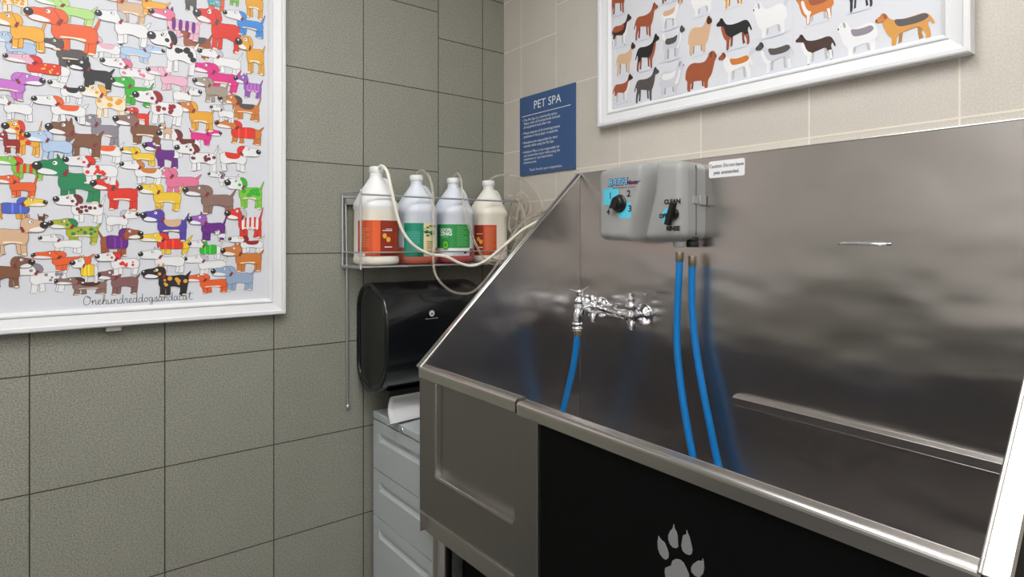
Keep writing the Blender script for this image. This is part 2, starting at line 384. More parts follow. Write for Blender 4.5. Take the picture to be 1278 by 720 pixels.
# side seam and latch
q = MB(); q.box((DX1 - .0015, YB - .044, DZ0 + .012), (DX1 + .0012, YB - .0425, DZ1 - .008), m_cabdark)
q.build('seam', dev)
q = MB(); q.box((DX1 - .006, YB - .060, 1.470), (DX1 + .0035, YB - .040, 1.492), m_dev); q.box((DX1 - .006, YB - .030, 1.468), (DX1 + .006, YB - .004, 1.494), m_dev)
q.build('latch', dev, .001)
m_cyan = mat('cyan decal', (92, 205, 228), .4); m_navy = mat('navy ink', (30, 62, 120), .4); m_lb = mat('pale blue ink', (120, 205, 235), .4); m_wine = mat('wine ink', (92, 30, 70), .4)
q = MB()
def decal(px0, py0, px1, py1, mt, off=.0008, nx=6, nz=6):
    p0 = devpt(px0, py0); p1 = devpt(px1, py1); vs = []
    for j in range(nz + 1):
        for i in range(nx + 1):
            x = p0.x + (p1.x - p0.x) * i / nx; z = p0.z + (p1.z - p0.z) * j / nz; vs.append((x, dsurf(x, z) - off, z))
    q.add(vs, [(j * (nx + 1) + i, j * (nx + 1) + i + 1, (j + 1) * (nx + 1) + i + 1, (j + 1) * (nx + 1) + i) for j in range(nz) for i in range(nx)], mt)
decal(753.5, 236, 772, 255, m_cyan); decal(772, 253, 788, 272, m_cyan)
c = devpt(837, 270); h = []                          # cyan half disc behind OFF
for i in range(13):
    a = PI / 2 + PI * i / 12; h.append((c.x + .030 * math.cos(a), c.z + .026 * math.sin(a)))
q.add([(a, dsurf(a, b) - .0008, b) for a, b in h], [list(range(len(h)))], m_cyan)
def dtext(s_, px, py, size, mt, off=.0012, **kw):
    p = devpt(px, py); rot = kw.pop('tilt', 0)
    put_text(q, s_, size, lambda u, v: (p.x + u, dsurf(p.x + u, p.z + v) - off, p.z + v + u * rot), mt, align='CENTER', **kw)
for s_, a, b in (('1', 762, 248), ('2', 785, 245), ('3', 786.5, 264), ('4', 759.5, 268)): dtext(s_, a, b, .026, m_ink, offset=.0006)
dtext('CLEAN', 839, 254, .0165, m_ink, offset=.0009); dtext('OFF', 828, 272, .0165, m_ink, offset=.0009); dtext('RINSE', 840, 287.5, .0165, m_ink, offset=.0009)
q.build('dial_marks', dev); q = MB()
dtext('BATH', 770.5, 231, .027, m_navy, .0010, offset=.0022, shear=.25, spacing=1.0); dtext('BATH', 770.5, 231, .027, m_lb, .0016, offset=.0002, shear=.25)
dtext('Master', 789, 229.8, .018, m_wine, .0012, shear=.5, offset=.0004, spacing=.85)
dtext('PREMIUM BATHING SYSTEMS', 778, 235.0, .0062, m_ink, shear=.2)
q.build('brand_lettering', dev)
p = devpt(773, 254)
q = MB(); q.lathe([(.027, 0), (.027, .003), (.023, .005), (.021, .017), (.016, .020), (.0, .021)], (p.x, p.y + .001, p.z), (0, -1, 0), m_blk)
q.prism([(p.x - .024, p.y - .008, p.z - .014), (p.x + .004, p.y - .008, p.z - .017), (p.x + .012, p.y - .008, p.z + .004), (p.x - .008, p.y - .008, p.z + .016)], (0, -.014, 0), m_blk)
q.build('selector_knob', dev, .0015)
p = devpt(842, 267)
q = MB(); q.lathe([(.015, 0), (.015, .006), (.012, .012)], (p.x, p.y + .001, p.z), (0, -1, 0), m_blk)
d = Vector((.010, 0, .030)); e = Vector((.0068, 0, -.002)); c0 = Vector((p.x, p.y - .010, p.z))
q.prism([c0 + d + e, c0 + d - e, c0 - d - e * 1.1, c0 - d + e * 1.1], (0, -.016, 0), m_blk)
q.build('mode_knob', dev, .002)
q = MB(); q.tube([(DX0 + .01, YB - .045, 1.515), (DX0 - .012, YB - .045, 1.515), (DX0 - .02, YB - .043, 1.514), (DX0 - .045, YB - .040, 1.510)], [.011, .011, .008, .007], mat('ivory fitting', (225, 222, 214), .35), 16)
q.build('side_fitting', dev)
fit = []
for px_, yy in ((848, -.085), (864.5, -.055)):
    pp = PY(px_, 300, yy); fit.append(pp)
    q = MB(); q.lathe([(.0165, 0), (.0165, .010), (.014, .012), (.0175, .013), (.0175, .026), (.015, .028)], (pp.x, yy, 1.378), (0, 0, -1), m_dev if yy < -.07 else m_blk, 20)
    q.build('outlet_nut', dev, .0005)
# ------------------------------------------------------------------ blue hoses
def hose(path, label, ferr):
    t = thing('water_hose', label, 'hose', path[0], 'blue water hoses'); P = spline(path, 10)
    q = MB(); q.tube(P, .0098, m_blue, 18); q.build('hose', t)
    q = MB(); d = (Vector(path[1]) - Vector(path[0])).normalized(); a = Vector(path[0])
    q.lathe([(.0105, -ferr), (.0112, -ferr + .002), (.0112, .004), (.0102, .006)], a, d, m_brass, 18); q.build('ferrule', t)
    return t
def hp(l): return [tuple(PY(a, b, y)) for a, b, y in l]
hose(hp([(848, 324, -.085), (847.5, 345, -.085), (845.5, 380, -.085), (845, 430, -.087), (848.5, 470, -.09), (854, 510, -.095), (860, 545, -.10), (866, 578, -.105), (874, 640, -.12)]), 'front blue hose hanging straight from the control unit into the tub', .021)
hose(hp([(864, 330, -.055), (863.5, 350, -.055), (864, 385, -.055), (868, 430, -.055), (876, 480, -.058), (886, 530, -.06), (897, 582, -.062), (915, 650, -.08)]), 'rear blue hose bowing to the right below the control unit', .024)
hose(hp([(720.5, 417, -.165), (719.5, 430, -.165), (715, 460, -.165), (708, 490, -.165), (701, 520, -.165), (690, 570, -.17)]), 'short blue hose hanging from the chrome faucet', .011)
# ------------------------------------------------------------------ faucet
fa = thing('faucet', 'chrome two handle faucet mounted on the steel backsplash', 'faucet', (.66, -.02, 1.14))
for x, z in ((.738, 1.14), (.560, 1.147)):
    q = MB()
    q.lathe([(.034, 0), (.034, .004), (.028, .011), (.018, .016), (.015, .03)], (x, YB, z), (0, -1, 0), m_chrome)
    q.build('wall_flange', fa)
q = MB()
for x, z in ((.738, 1.14), (.575, 1.147)):
    q.lathe([(.013, 0), (.013, .022), (.019, .024), (.019, .036), (.015, .040)], (x, YB - .012, z), (0, -1, 0), m_chrome)
    q.lathe([(.012, -.040), (.013, -.038), (.013, -.024), (.018, -.018), (.022, -.004), (.021, .010), (.015, .020), (.0165, .022), (.0165, .034), (.0145, .036), (.0145, .046)], (x, YB - .058, z), (0, 0, 1), m_chrome)
q.tube(spline([(.738, YB - .058, 1.142), (.70, YB - .058, 1.142), (.66, YB - .058, 1.147), (.61, YB - .058, 1.155), (.575, YB - .058, 1.150)], 6), [.016] * 6 + [.0145] * 6 + [.017] * 6 + [.021] * 7, m_chrome, 18)
q.build('body', fa)
# lever handle, right valve
q = MB(); q.lathe([(.0135, 0), (.0135, .012), (.010, .020), (.010, .026), (.0, .027)], (.738, YB - .058, 1.183), (0, 0, 1), m_chrome)
q.prism([(.738, YB - .066, 1.199), (.790, YB - .064, 1.203), (.800, YB - .060, 1.203), (.800, YB - .056, 1.203), (.790, YB - .052, 1.203), (.738, YB - .050, 1.199)], (0, 0, .010), m_chrome)
q.build('handle', fa, .001)
# faceted knob, left valve
q = MB(); q.lathe([(.013, 0), (.021, .006), (.024, .016), (.022, .027), (.012, .034), (.0, .035)], (.560, YB - .066, 1.158), Vector((.35, -.35, .87)), m_chrome, 10)
q.build('handle', fa)
# spout with vacuum breaker
sx = .590; sp = PY(720.5, 400, -.165)
q = MB(); q.tube(spline([(.575, YB - .070, 1.148), (.580, -.105, 1.158), (.588, -.135, 1.158), (sp.x, -.160, 1.145), (sp.x, -.165, 1.120), (sp.x, -.165, 1.105)], 6), .0135, m_chrome, 18)
q.lathe([(.016, 0), (.018, .002), (.018, .012), (.0165, .013), (.0165, .015), (.018, .016), (.018, .024), (.013, .026)], (sp.x, -.165, 1.113), (0, 0, -1), m_chrome, 24)
q.lathe([(.014, -.02), (.0185, 0), (.0185, .012), (.015, .018), (.016, .020), (.016, .030), (.0105, .034), (.0105, .048), (.013, .050), (.013, .060), (.0, .063)], (sp.x - .006, -.150, 1.152), (0, 0, 1), m_chrome, 24)
q.build('spout', fa)
q = MB()
for dx, dy, dz in ((-.034, -.010, .006), (.030, .012, .018)): q.tube([(sp.x - .006, -.15, 1.207), (sp.x - .006 + dx, -.15 + dy, 1.207 + dz)], .0013, m_chrome, 6)
q.build('wire_tab', fa)

# ------------------------------------------------------------------ wire rack on the left wall
RX0, RX1, RY0, RY1, RZ0, RZM, RZT = .012, .158, -.690, -.035, 1.283, 1.330, 1.515
rack = thing('wire_rack', 'chrome wire shelf rack on the olive wall holding four jugs', 'rack', (.01, -.36, 1.28))
def wire(pts, r=.0028): q.tube([Vector(p) for p in pts], r, m_wire, 10)
q = MB()
for zz in (RZ0, RZT): wire([(RX0, RY0, zz), (RX0, RY1, zz)], .0032)
for zz in (RZ0, RZM, RZT): wire([(RX1, RY0 + .004, zz), (RX1, RY1, zz)], .0032 if zz != RZM else .0026)
wire([(RX0, RY0 + .004, RZM), (RX0, RY1, RZM)])
q.build('rails', rack)
for yy in (RY0, RY1):
    q = MB(); c = .012
    wire(spline([(RX0, yy, RZ0), (RX0, yy, RZT - .004), (RX0 + c, yy, RZT + .008), (RX1 - c, yy, RZT + .008), (RX1, yy, RZT - .004), (RX1, yy, RZ0 + c), (RX1 - c, yy, RZ0), (RX0, yy, RZ0)], 5), .0034)
    wire([(RX0, yy, RZM), (RX1, yy, RZM)])
    q.build('end_loop', rack)
q = MB()
for i in range(7): zz = RX0 + (RX1 - RX0) * (i + 1) / 8; wire([(zz, RY0, RZ0 + .001), (zz, RY1, RZ0 + .001)], .002)
for i in range(5): zz = RY0 + (RY1 - RY0) * i / 4; wire([(RX0, zz, RZ0 - .003), (RX1, zz, RZ0 - .003)], .0026)
q.build('shelf_grid', rack)
q = MB(); wire([(.010, RY0 + .012, RZT - .02), (.010, RY0 + .016, RZ0), (.009, RY0 + .018, .84), (.010, RY0 + .020, .815)], .0034)
q.lathe([(.0, -.003), (.006, -.003), (.008, 0), (.006, .003), (.0, .003)], (.010, RY0 + .021, .808), (1, 0, 0), m_wire, 14)
q.build('wall_rod', rack)
m_clip = mat('grey plastic clip', (150, 150, 146), .5)
for yy in (RY0 + .03, RY1 - .02):
    q = MB(); q.box((.001, yy - .02, RZT - .026), (.020, yy + .02, RZT - .006), m_clip); q.build('wall_bracket', rack, .002)
q = MB(); q.box((.001, RY0 + .09, RZ0 - .02), (.016, RY0 + .14, RZ0 - .004), m_clip); q.build('wall_bracket', rack, .002)

# ------------------------------------------------------------------ jugs
def hdpe(name, low, high, zlev, lowz):
    m = mat(name, high, .38, Subsurface_Weight=.35, Subsurface_Scale=.02); b = m.node_tree.nodes['Principled BSDF']
    b.inputs['Subsurface Radius'].default_value = (1, .8, .6)
    g, s = xyz(m)
    f = MA(m, 'SMOOTH_MIN', 1.0, MA(m, 'MAXIMUM', MA(m, 'DIVIDE', MA(m, 'SUBTRACT', s.outputs[2], zlev - .002), .004), 0), .01)
    L(m, MIX(m, f, low, high), b.inputs['Base Color']); return m
J_CREAM = hdpe('cream shampoo jug', (246, 238, 222), (240, 240, 238), 1.47, 0)
J_RED = hdpe('clear jug with red soap', (196, 104, 84), (222, 226, 234), 1.345, 0)
J_RED2 = hdpe('clear jug with crimson soap', (176, 82, 84), (224, 228, 236), 1.340, 0)
J_CREAM2 = hdpe('cream conditioner jug', (244, 236, 220), (242, 238, 228), 1.50, 0)
m_capw = mat('white cap', (235, 235, 232), .4)
JX, JZ0 = .085, 1.287
def rad(phi, R, n=3.2):                              # rounded square cross section
    c, s = abs(math.cos(phi)), abs(math.sin(phi)); return R * (c ** n + s ** n) ** (-1 / n)
def jug(yc, mt, label, H=.313, R=.0655):
    t = thing('shampoo_jug', label, 'jug', (JX, yc, JZ0), 'jugs in the wire rack'); k = H / .313
    prof = [(.0, .0, 2), (.055, .0, 3), (.062, .003, 3), (R, .010, 3.2), (R, .024, 3.2), (R - .002, .028, 3.2), (R - .002, .172 * k, 3.2), (R + .001, .178 * k, 3.2), (R + .0005, .192 * k, 3), (.062, .206 * k, 2.8), (.052, .226 * k, 2.5), (.040, .246 * k, 2.2), (.028, .264 * k, 2), (.0215, .274 * k, 2), (.0205, .280 * k, 2), (.0205, .294 * k, 2)]
    q = MB(); seg = 48; vs = []
    for R_, z, n_ in prof:
        for i in range(seg):
            ph = 2 * PI * i / seg; r = rad(ph, max(R_, 1e-4), n_)
            # pinch beside the handle on the +y side of the shoulder
            hz = max(0, 1 - abs(z - .222 * k) / (.045 * k)); dph = abs((ph - PI * .5 + PI) % (2 * PI) - PI)
            pin = max(0, 1 - dph / 1.0)
            r *= 1 - .38 * hz * pin
            vs.append((JX + r * math.cos(ph), yc + r * math.sin(ph), JZ0 + z))
    q.add(vs, [(i * seg + a, i * seg + (a + 1) % seg, (i + 1) * seg + (a + 1) % seg, (i + 1) * seg + a) for i in range(len(prof) - 1) for a in range(seg)], mt, True)
    q.add(vs[-seg:], [list(range(seg))], mt)
    q.build('bottle', t)
    q = MB(); q.tube(spline([(JX, yc + .018, JZ0 + .268 * k), (JX, yc + .036, JZ0 + .262 * k), (JX, yc + .050, JZ0 + .240 * k), (JX, yc + .058, JZ0 + .212 * k), (JX, yc + .058, JZ0 + .185 * k)], 6), .0105, mt, 14)
    q.build('handle', t)
    q = MB(); q.lathe([(.0225, 0), (.0235, .002), (.0235, .017), (.021, .0195), (.0, .0195)], (JX, yc, JZ0 + .290 * k), (0, 0, 1), m_capw, 32); q.build('cap', t)
    return t
def onjug(yc, phi, z, off, R=.0635): r = rad(phi, R + off); return (JX + r * math.cos(phi), yc + r * math.sin(phi), z)
def patch(q, yc, p0, p1, z0, z1, mt, off=.0010):
    n = max(2, int(abs(p1 - p0) / 4)); vs = []
    for i in range(n + 1):
        a = math.radians(p0 + (p1 - p0) * i / n); vs += [onjug(yc, a, z0, off), onjug(yc, a, z1, off)]
    q.add(vs, [(2 * i, 2 * i + 2, 2 * i + 3, 2 * i + 1) for i in range(n)], mt, True)
def jtext(q, yc, s_, deg, z, size, mt, off=.0022, **kw): put_text(q, s_, size, lambda u, v: onjug(yc, math.radians(deg) + u / .066, z + v, off), mt, align='CENTER', **kw)
def lines(q, yc, p0, p1, z0, z1, n, mt, off=.0016, var=.4):
    for i in range(n):
        z = z1 - (z1 - z0) * (i + .5) / n; e = p1 - (p1 - p0) * var * random.random() * (1 if i % 3 == 2 else .15)
        patch(q, yc, p0, e, z - .0011, z + .0011, mt, off)
LZ0, LZ1 = 1.318, 1.430
C_ = lambda n, c: mat(n, c, .45)
or1, or2, or3, or4 = C_('label orange', (206, 84, 38)), C_('label bright orange', (232, 98, 48)), C_('label brick', (146, 48, 24)), C_('label pale orange', (226, 140, 100))
fruit = C_('label fruit', (236, 168, 74)); lwhite = C_('label white', (240, 240, 240)); teal = C_('label teal', (22, 140, 112)); teal2 = C_('label teal text', (96, 190, 166))
sand = C_('label sand', (232, 216, 166)); leaf = C_('label leaf', (30, 110, 70)); brn = C_('label brown ink', (120, 96, 60)); grn = C_('label green', (48, 150, 72)); grn2 = C_('label green text', (110, 190, 120)); lime = C_('label lime', (122, 196, 60)); dgrn = C_('label dark green', (28, 110, 58)); mag = C_('label dusty red', (170, 90, 90))
Y1, Y2, Y3, Y4 = -.603, -.450, -.298, -.140
j1 = jug(Y1, J_CREAM, 'leftmost cream shampoo jug with wide orange label and white tube in its cap', H=.333, R=.068)
q = MB(); patch(q, Y1, -86, 48, LZ0, LZ1 + .004, or1, .0030); patch(q, Y1, -34, -14, LZ0, LZ1 + .004, or2, .0038); patch(q, Y1, -14, 48, LZ0, LZ1 + .004, or3, .0038)
lines(q, Y1, -78, -42, LZ0 + .028, LZ1 - .02, 11, or4, .0042); lines(q, Y1, 28, 46, LZ0 + .01, LZ1 - .01, 12, or1, .0044)
patch(q, Y1, -82, -52, LZ0 + .001, LZ0 + .008, lwhite, .0046)
for a, z in ((-2, 1.384), (9, 1.372)):
    q.add([onjug(Y1, math.radians(a) + .0075 / .068 * math.cos(k * PI / 8), z + .0085 * math.sin(k * PI / 8), .0056) for k in range(16)], [list(range(16))], fruit)
patch(q, Y1, -8, 20, 1.400, 1.4025, lwhite, .005); patch(q, Y1, 2, 20, 1.405, 1.407, lwhite, .005); patch(q, Y1, -2, 20, 1.346, 1.349, lwhite, .005)
lb = q.build('label', j1); lb['label'] = 'orange label with fruit'
j2 = jug(Y2, J_RED, 'clear shampoo jug with teal and sand label second from the left')
q = MB(); patch(q, Y2, -66, 32, LZ0 - .004, LZ1 - .002, teal, .0018); patch(q, Y2, -8, 32, LZ0 - .004, LZ1 - .002, sand, .0026)
lines(q, Y2, -58, -18, LZ0 + .01, LZ1 - .03, 13, teal2, .0028); lines(q, Y2, 2, 26, LZ0 + .006, LZ1 - .062, 7, brn, .0034)
random.seed(3)
for i in range(26):
    a = math.radians(random.uniform(-5, 29)); z = random.uniform(1.385, 1.402) if i < 15 else random.uniform(1.385, 1.422); r1 = random.uniform(.002, .005)
    q.add([onjug(Y2, a + r1 * 1.5 / .066 * math.cos(k * PI / 4), z + r1 * .7 * math.sin(k * PI / 4), .0034 + i * .00003) for k in range(8)], [list(range(8))], leaf)
lb = q.build('label', j2); lb['label'] = 'teal and sand label with leaf sprig'
j3 = jug(Y3, J_RED2, 'clear shampoo jug with bright green label third from the left')
q = MB(); patch(q, Y3, -92, 24, LZ0 - .004, LZ1 - .004, lwhite, .0018); patch(q, Y3, -92, 24, LZ0 + .024, LZ1 - .004, grn, .0024); patch(q, Y3, -92, -76, LZ0 + .024, LZ1 - .004, dgrn, .0028)
lines(q, Y3, -22, 16, LZ0 + .03, LZ1 - .01, 12, grn2, .0030); lines(q, Y3, -70, -45, LZ0 + .06, LZ0 + .067, 2, grn2, .0030)
jtext(q, Y3, 'ODOR:', -56, 1.4015, .0145, lwhite, .0032, offset=.0004); jtext(q, Y3, 'ZING', -55, 1.3865, .0185, lwhite, .0032, offset=.0007)
for r1, r2, mt_, o in ((.017, .013, dgrn, .0034), (.0145, .010, lime, .0040), (.006, .004, grn, .0046)):
    q.add([onjug(Y3, math.radians(-54) + r2 / .066 * math.cos(k * PI / 10), 1.353 + r1 * math.sin(k * PI / 10), o) for k in range(20)], [list(range(20))], mt_)
patch(q, Y3, 2, 12, LZ0 + .004, LZ0 + .010, m_ink, .003)
lb = q.build('label', j3); lb['label'] = 'green and white label'
j4 = jug(Y4, J_CREAM2, 'cream shampoo jug with narrow orange label nearest the corner')
q = MB(); patch(q, Y4, -88, -8, LZ0 - .004, LZ1 - .004, or1, .0018); patch(q, Y4, -88, -50, LZ0 - .004, LZ1 - .004, or3, .0024)
lines(q, Y4, -44, -14, LZ0 + .01, LZ1 - .01, 13, or4, .0028)
for a, z in ((-68, 1.374), (-58, 1.364)): q.add([onjug(Y4, math.radians(a) + .0075 / .066 * math.cos(k * PI / 8), z + .0085 * math.sin(k * PI / 8), .0034) for k in range(16)], [list(range(16))], fruit)
patch(q, Y4, -76, -52, 1.392, 1.3945, lwhite, .003); patch(q, Y4, -72, -52, 1.342, 1.345, lwhite, .003)
lb = q.build('label', j4); lb['label'] = 'narrow orange label'
# ------------------------------------------------------------------ tubes from the caps
def tubing(pts, label, mt, r=.0042):
    q = MB(); q.tube(spline([tuple(p) for p in pts], 10), r, mt, 12); return tag(q.build('siphon_tube'), label, 'tube', 'siphon tubes from the jugs')
def T(a, b, x):
    p = PX(a, b, x); return p if p.y < -.04 else PY(a, b, -.04)
tubing([(JX, Y1, JZ0 + .325), T(471, 212, .10), T(476, 207, .12), T(483, 214, .16), T(488, 235, .175), T(494, 262, .18), T(502, 287, .182), T(516, 306, .185), T(536, 317, .185), T(556, 320, .19), T(575, 329, .20), T(591, 331.5, .21), T(608, 324, .22), T(630, 306, .23), T(652, 287, .24), T(674, 275, .25), T(690, 268, .27)], 'thick milky tube looping out of the leftmost jug across the rack front', m_tubew, .0052)
tubing([(JX, Y2, JZ0 + .305), T(520, 216, .09), T(527, 213, .11), T(535, 220, .15), T(540, 240, .175), T(541, 290, .18), T(541, 330, .20), T(548, 350, .238), T(565, 364, .245), T(585, 366, .25), T(600, 356, .25), T(620, 330, .24), T(635, 300, .215), T(655, 275, .22), T(672, 268, .225), T(690, 262, .26)], 'clear tube from the second jug sagging below the rack', m_tube)
tubing([(JX, Y3, JZ0 + .305), T(567, 219, .09), T(571, 216, .11), T(575, 224, .15), T(577, 245, .175), T(583, 275, .18), T(594, 305, .185), T(607, 325, .19), T(622, 329, .20), T(636, 318, .21), T(648, 295, .21), T(662, 272, .22), T(685, 262, .25)], 'clear tube slanting down from the green labelled jug', m_tube)
tubing([(JX, Y4, JZ0 + .305), T(613, 223, .085), T(622, 219, .10), T(640, 219, .12), T(658, 227, .15), T(670, 240, .17), T(677, 255, .18), T(676, 266, .19), T(668, 270, .20)], 'clear tube arching high from the jug nearest the corner', m_tube)
cpts = []
for i in range(44):                                  # bundle of surplus tube coiled at the rack end
    a = i * .62; rr = .032 + .018 * math.sin(i * .9); cpts.append((.14 + .05 * math.sin(i * .37) + .02 * math.cos(a), -.055 + rr * math.cos(a) * .8, 1.455 + rr * 1.5 * math.sin(a) - .02 * math.sin(i * .21)))
tubing(cpts, 'tangled coil of surplus clear tube at the corner end of the rack', m_tube, .0036)
tubing([T(634, 245, .15), T(640, 243, .16), T(650, 255, .18), T(655, 275, .19), T(651, 300, .20), T(640, 318, .21), T(625, 326, .21), T(612, 322, .21)], 'slack clear tube hanging below the coiled surplus tube', m_tube, .004)

# ------------------------------------------------------------------ towel dispenser
dp = thing('paper_towel_dispenser', 'black rounded paper towel dispenser on the olive wall under the rack', 'dispenser', (.0, -.45, .87))
def loopxz(x0, x1, z0, z1, r, ri, n=10):             # rounded D profile
    out = []
    for cx, cz, a0, rr in ((x1 - r, z1 - r, 0, r), (x0 + ri, z1 - ri, 90, ri), (x0 + ri, z0 + ri, 180, ri), (x1 - r, z0 + r, 270, r)):
        out += [(cx + rr * math.cos(math.radians(a0 + 90 * i / n)), cz + rr * math.sin(math.radians(a0 + 90 * i / n))) for i in range(n + 1)]
    return out
A = loopxz(.002, .227, .868, 1.228, .128, .088)
q = MB(); n = len(A); cx_, cz_ = .11, 1.05; rings = []
for yy, s_ in ((-.628, .93), (-.634, .955), (-.636, .985), (-.628, 1.0), (-.262, 1.0), (-.250, .975)): rings.append([(cx_ + (a - cx_) * s_, yy, cz_ + (b - cz_) * s_) for a, b in A])
vs = sum(rings, [])
q.add(vs, [(i * n + k, i * n + (k + 1) % n, (i + 1) * n + (k + 1) % n, (i + 1) * n + k) for i in range(len(rings) - 1) for k in range(n)], m_disp, True)
q.add(rings[-1], [list(range(n))], m_disp); q.add(rings[0], [list(range(n))[::-1]], m_disp)
q.build('cover', dp)
B = [(cx_ + (a - cx_) * .80, cz_ + (b - cz_) * .86) for a, b in A]
q = MB(); q.prism([(a, -.626, b) for a, b in B], (0, -.004, 0), m_disps, True); q.build('side_window', dp, .002)
q = MB(); q.prism([(.10, -.60, .880), (.175, -.60, .880), (.175, -.60, .862), (.10, -.60, .866)], (0, .33, 0), m_blk); q.build('tear_bar', dp)
m_logo = mat('pale grey print', (190, 196, 204), .5)
q = MB(); lp = PX(539, 391, .226)
fx = .2262
q.add([(fx, lp.y + .010 * math.cos(k * PI / 12), lp.z + .010 * math.sin(k * PI / 12)) for k in range(24)], [list(range(24))], m_logo)
q.add([(fx + .0004, lp.y + .0045 * math.cos(a), lp.z - .001 + .006 * math.sin(a)) for a in (PI / 2, PI / 2 + 2.1, PI / 2 - 2.1)], [(0, 1, 2)], m_disp)
put_text(q, 'Georgia-Pacific', .0085, lambda u, v: (fx, lp.y + u * .95, lp.z - .020 + v), m_logo, align='CENTER')
q.build('logo_print', dp); q = MB()
ep = PX(524, 438, .226); put_text(q, 'enMotion', .016, lambda u, v: (fx, ep.y + u, ep.z + v), m_logo, shear=.4)
q.build('logo_print', dp)
# towel sheet
q = MB(); prof = spline([(.130, 0, .890), (.136, 0, .862), (.128, 0, .838), (.142, 0, .812), (.185, 0, .793), (.222, 0, .790), (.236, 0, .797)], 6); NY = 14; vs = []
for i in range(NY + 1):
    t_ = i / NY
    for k, p in enumerate(prof):
        s_ = k / (len(prof) - 1); y = (-.560 - .085 * s_ ** 1.5) + t_ * (.27 + .01 * s_)
        vs.append((p.x + .008 * math.sin(t_ * 5 + s_ * 2) * s_, y, p.z + .010 * s_ * (1 - s_) * math.sin(t_ * 6)))
K = len(prof); q.add(vs, [(i * K + k, i * K + k + 1, (i + 1) * K + k + 1, (i + 1) * K + k) for i in range(NY) for k in range(K - 1)], m_towel, True)
o = q.build('paper_towel'); o.modifiers.new('thickness', 'SOLIDIFY').thickness = .0006
tag(o, 'white paper towel sheet hanging from the dispenser onto the grey cabinet', 'paper towel')

# ------------------------------------------------------------------ filing cabinet
CX0, CX1, CY0, CY1, CZ = .036, .452, -.590, -.045, .786
cab = thing('filing_cabinet', 'light grey metal filing cabinet of three drawers beside the wash tub', 'cabinet', (.245, -.32, 0))
q = MB(); q.box((CX0, CY0 + .012, .03), (CX1, CY1, CZ - .022), m_cab); q.build('body', cab, .002)
q = MB(); q.box((CX0 - .001, CY0 - .001, CZ - .024), (CX1 + .001, CY1, CZ), m_cab); q.build('top', cab, .003)
for z0, z1 in ((.594, .757), (.435, .590), (.06, .431)):
    t_ = q = MB(); rz1 = z1 - .035; rz0 = rz1 - .030; xa, xb = CX0 + .045, CX1 - .045
    yf, yb = CY0, CY0 + .014
    # front face with a rectangular recessed pull
    for a, b in (((CX0, z0), (CX1, rz0)), ((CX0, rz1), (CX1, z1)), ((CX0, rz0), (xa, rz1)), ((xb, rz0), (CX1, rz1))):
        q.box((a[0], yf, a[1]), (b[0], yb, b[1]), m_cab)
    dr = q.build('drawer', cab)
    q = MB(); yi = yf + .011
    q.add([(xa, yf, rz0), (xb, yf, rz0), (xb, yf, rz1), (xa, yf, rz1), (xa + .006, yi, rz0 + .010), (xb - .006, yi, rz0 + .010), (xb - .006, yi, rz1 - .003), (xa + .006, yi, rz1 - .003)],
          [(0, 1, 5, 4), (1, 2, 6, 5), (2, 3, 7, 6), (3, 0, 4, 7), (4, 5, 6, 7)], m_cab)
    h = q.build('recessed_pull', dr); h.matrix_parent_inverse = (cab.matrix_basis @ dr.matrix_parent_inverse).inverted()
q = MB(); q.lathe([(.008, 0), (.008, .003), (.006, .004)], (.245, CY0, .772), (0, -1, 0), m_wire, 16); q.box((.244, CY0 - .0045, .767), (.246, CY0 - .0035, .777), m_blk)
q.build('lock', cab)
q = MB(); q.box((CX0 + .01, CY0 + .03, 0), (CX1 - .01, CY1 - .02, .03), m_blk); q.build('plinth', cab)

# ------------------------------------------------------------------ prints: flat coloured shapes on the paper
def ribbon(mb, pts, wd, to3, mt, off):
    P = [Vector((p[0], p[1], 0)) for p in pts]; n = len(P); vs = []
    for i in range(n):
        t_ = (P[min(i + 1, n - 1)] - P[max(i - 1, 0)]); t_ = t_.normalized() if t_.length > 0 else Vector((1, 0, 0)); nn = Vector((-t_.y, t_.x, 0)) * wd / 2
        vs += [to3(P[i].x + nn.x, P[i].y + nn.y, off), to3(P[i].x - nn.x, P[i].y - nn.y, off)]
    mb.add(vs, [(2 * i, 2 * i + 1, 2 * i + 3, 2 * i + 2) for i in range(n - 1)], mt)
INK = {}
def ink(rgb):
    if rgb not in INK: INK[rgb] = mat('print ink %d %d %d' % rgb, rgb, .42)
    return INK[rgb]
PAL = dict(W=(232, 231, 230), cream=(240, 222, 190), org=(232, 96, 42), red=(222, 52, 36), dred=(150, 34, 40), yel=(236, 196, 48), amb=(228, 164, 52), yor=(238, 170, 48),
 lg=(176, 218, 130), grn=(56, 176, 52), dg=(30, 132, 82), lim=(128, 196, 64), blu=(66, 140, 214), pb=(176, 200, 226), ind=(84, 66, 160), vio=(150, 92, 178), mau=(196, 112, 200), pur=(104, 36, 130), pnk=(226, 116, 150), ppk=(230, 178, 196), mag=(222, 48, 134),
 brn=(128, 84, 60), obr=(206, 122, 52), tan=(214, 176, 140), tau=(164, 148, 132), dgr=(84, 78, 76), gry=(140, 132, 140), blk=(38, 36, 36), mbr=(134, 92, 92), bgr=(150, 170, 196), mar=(112, 48, 46), yg=(170, 176, 40), roy=(76, 96, 190), tbr=(140, 108, 98), lgr=(190, 190, 196), tl=(60, 170, 180), sil=(205, 205, 212), rbn=(160, 84, 52), dbr=(70, 46, 38), gsd=(214, 150, 66))
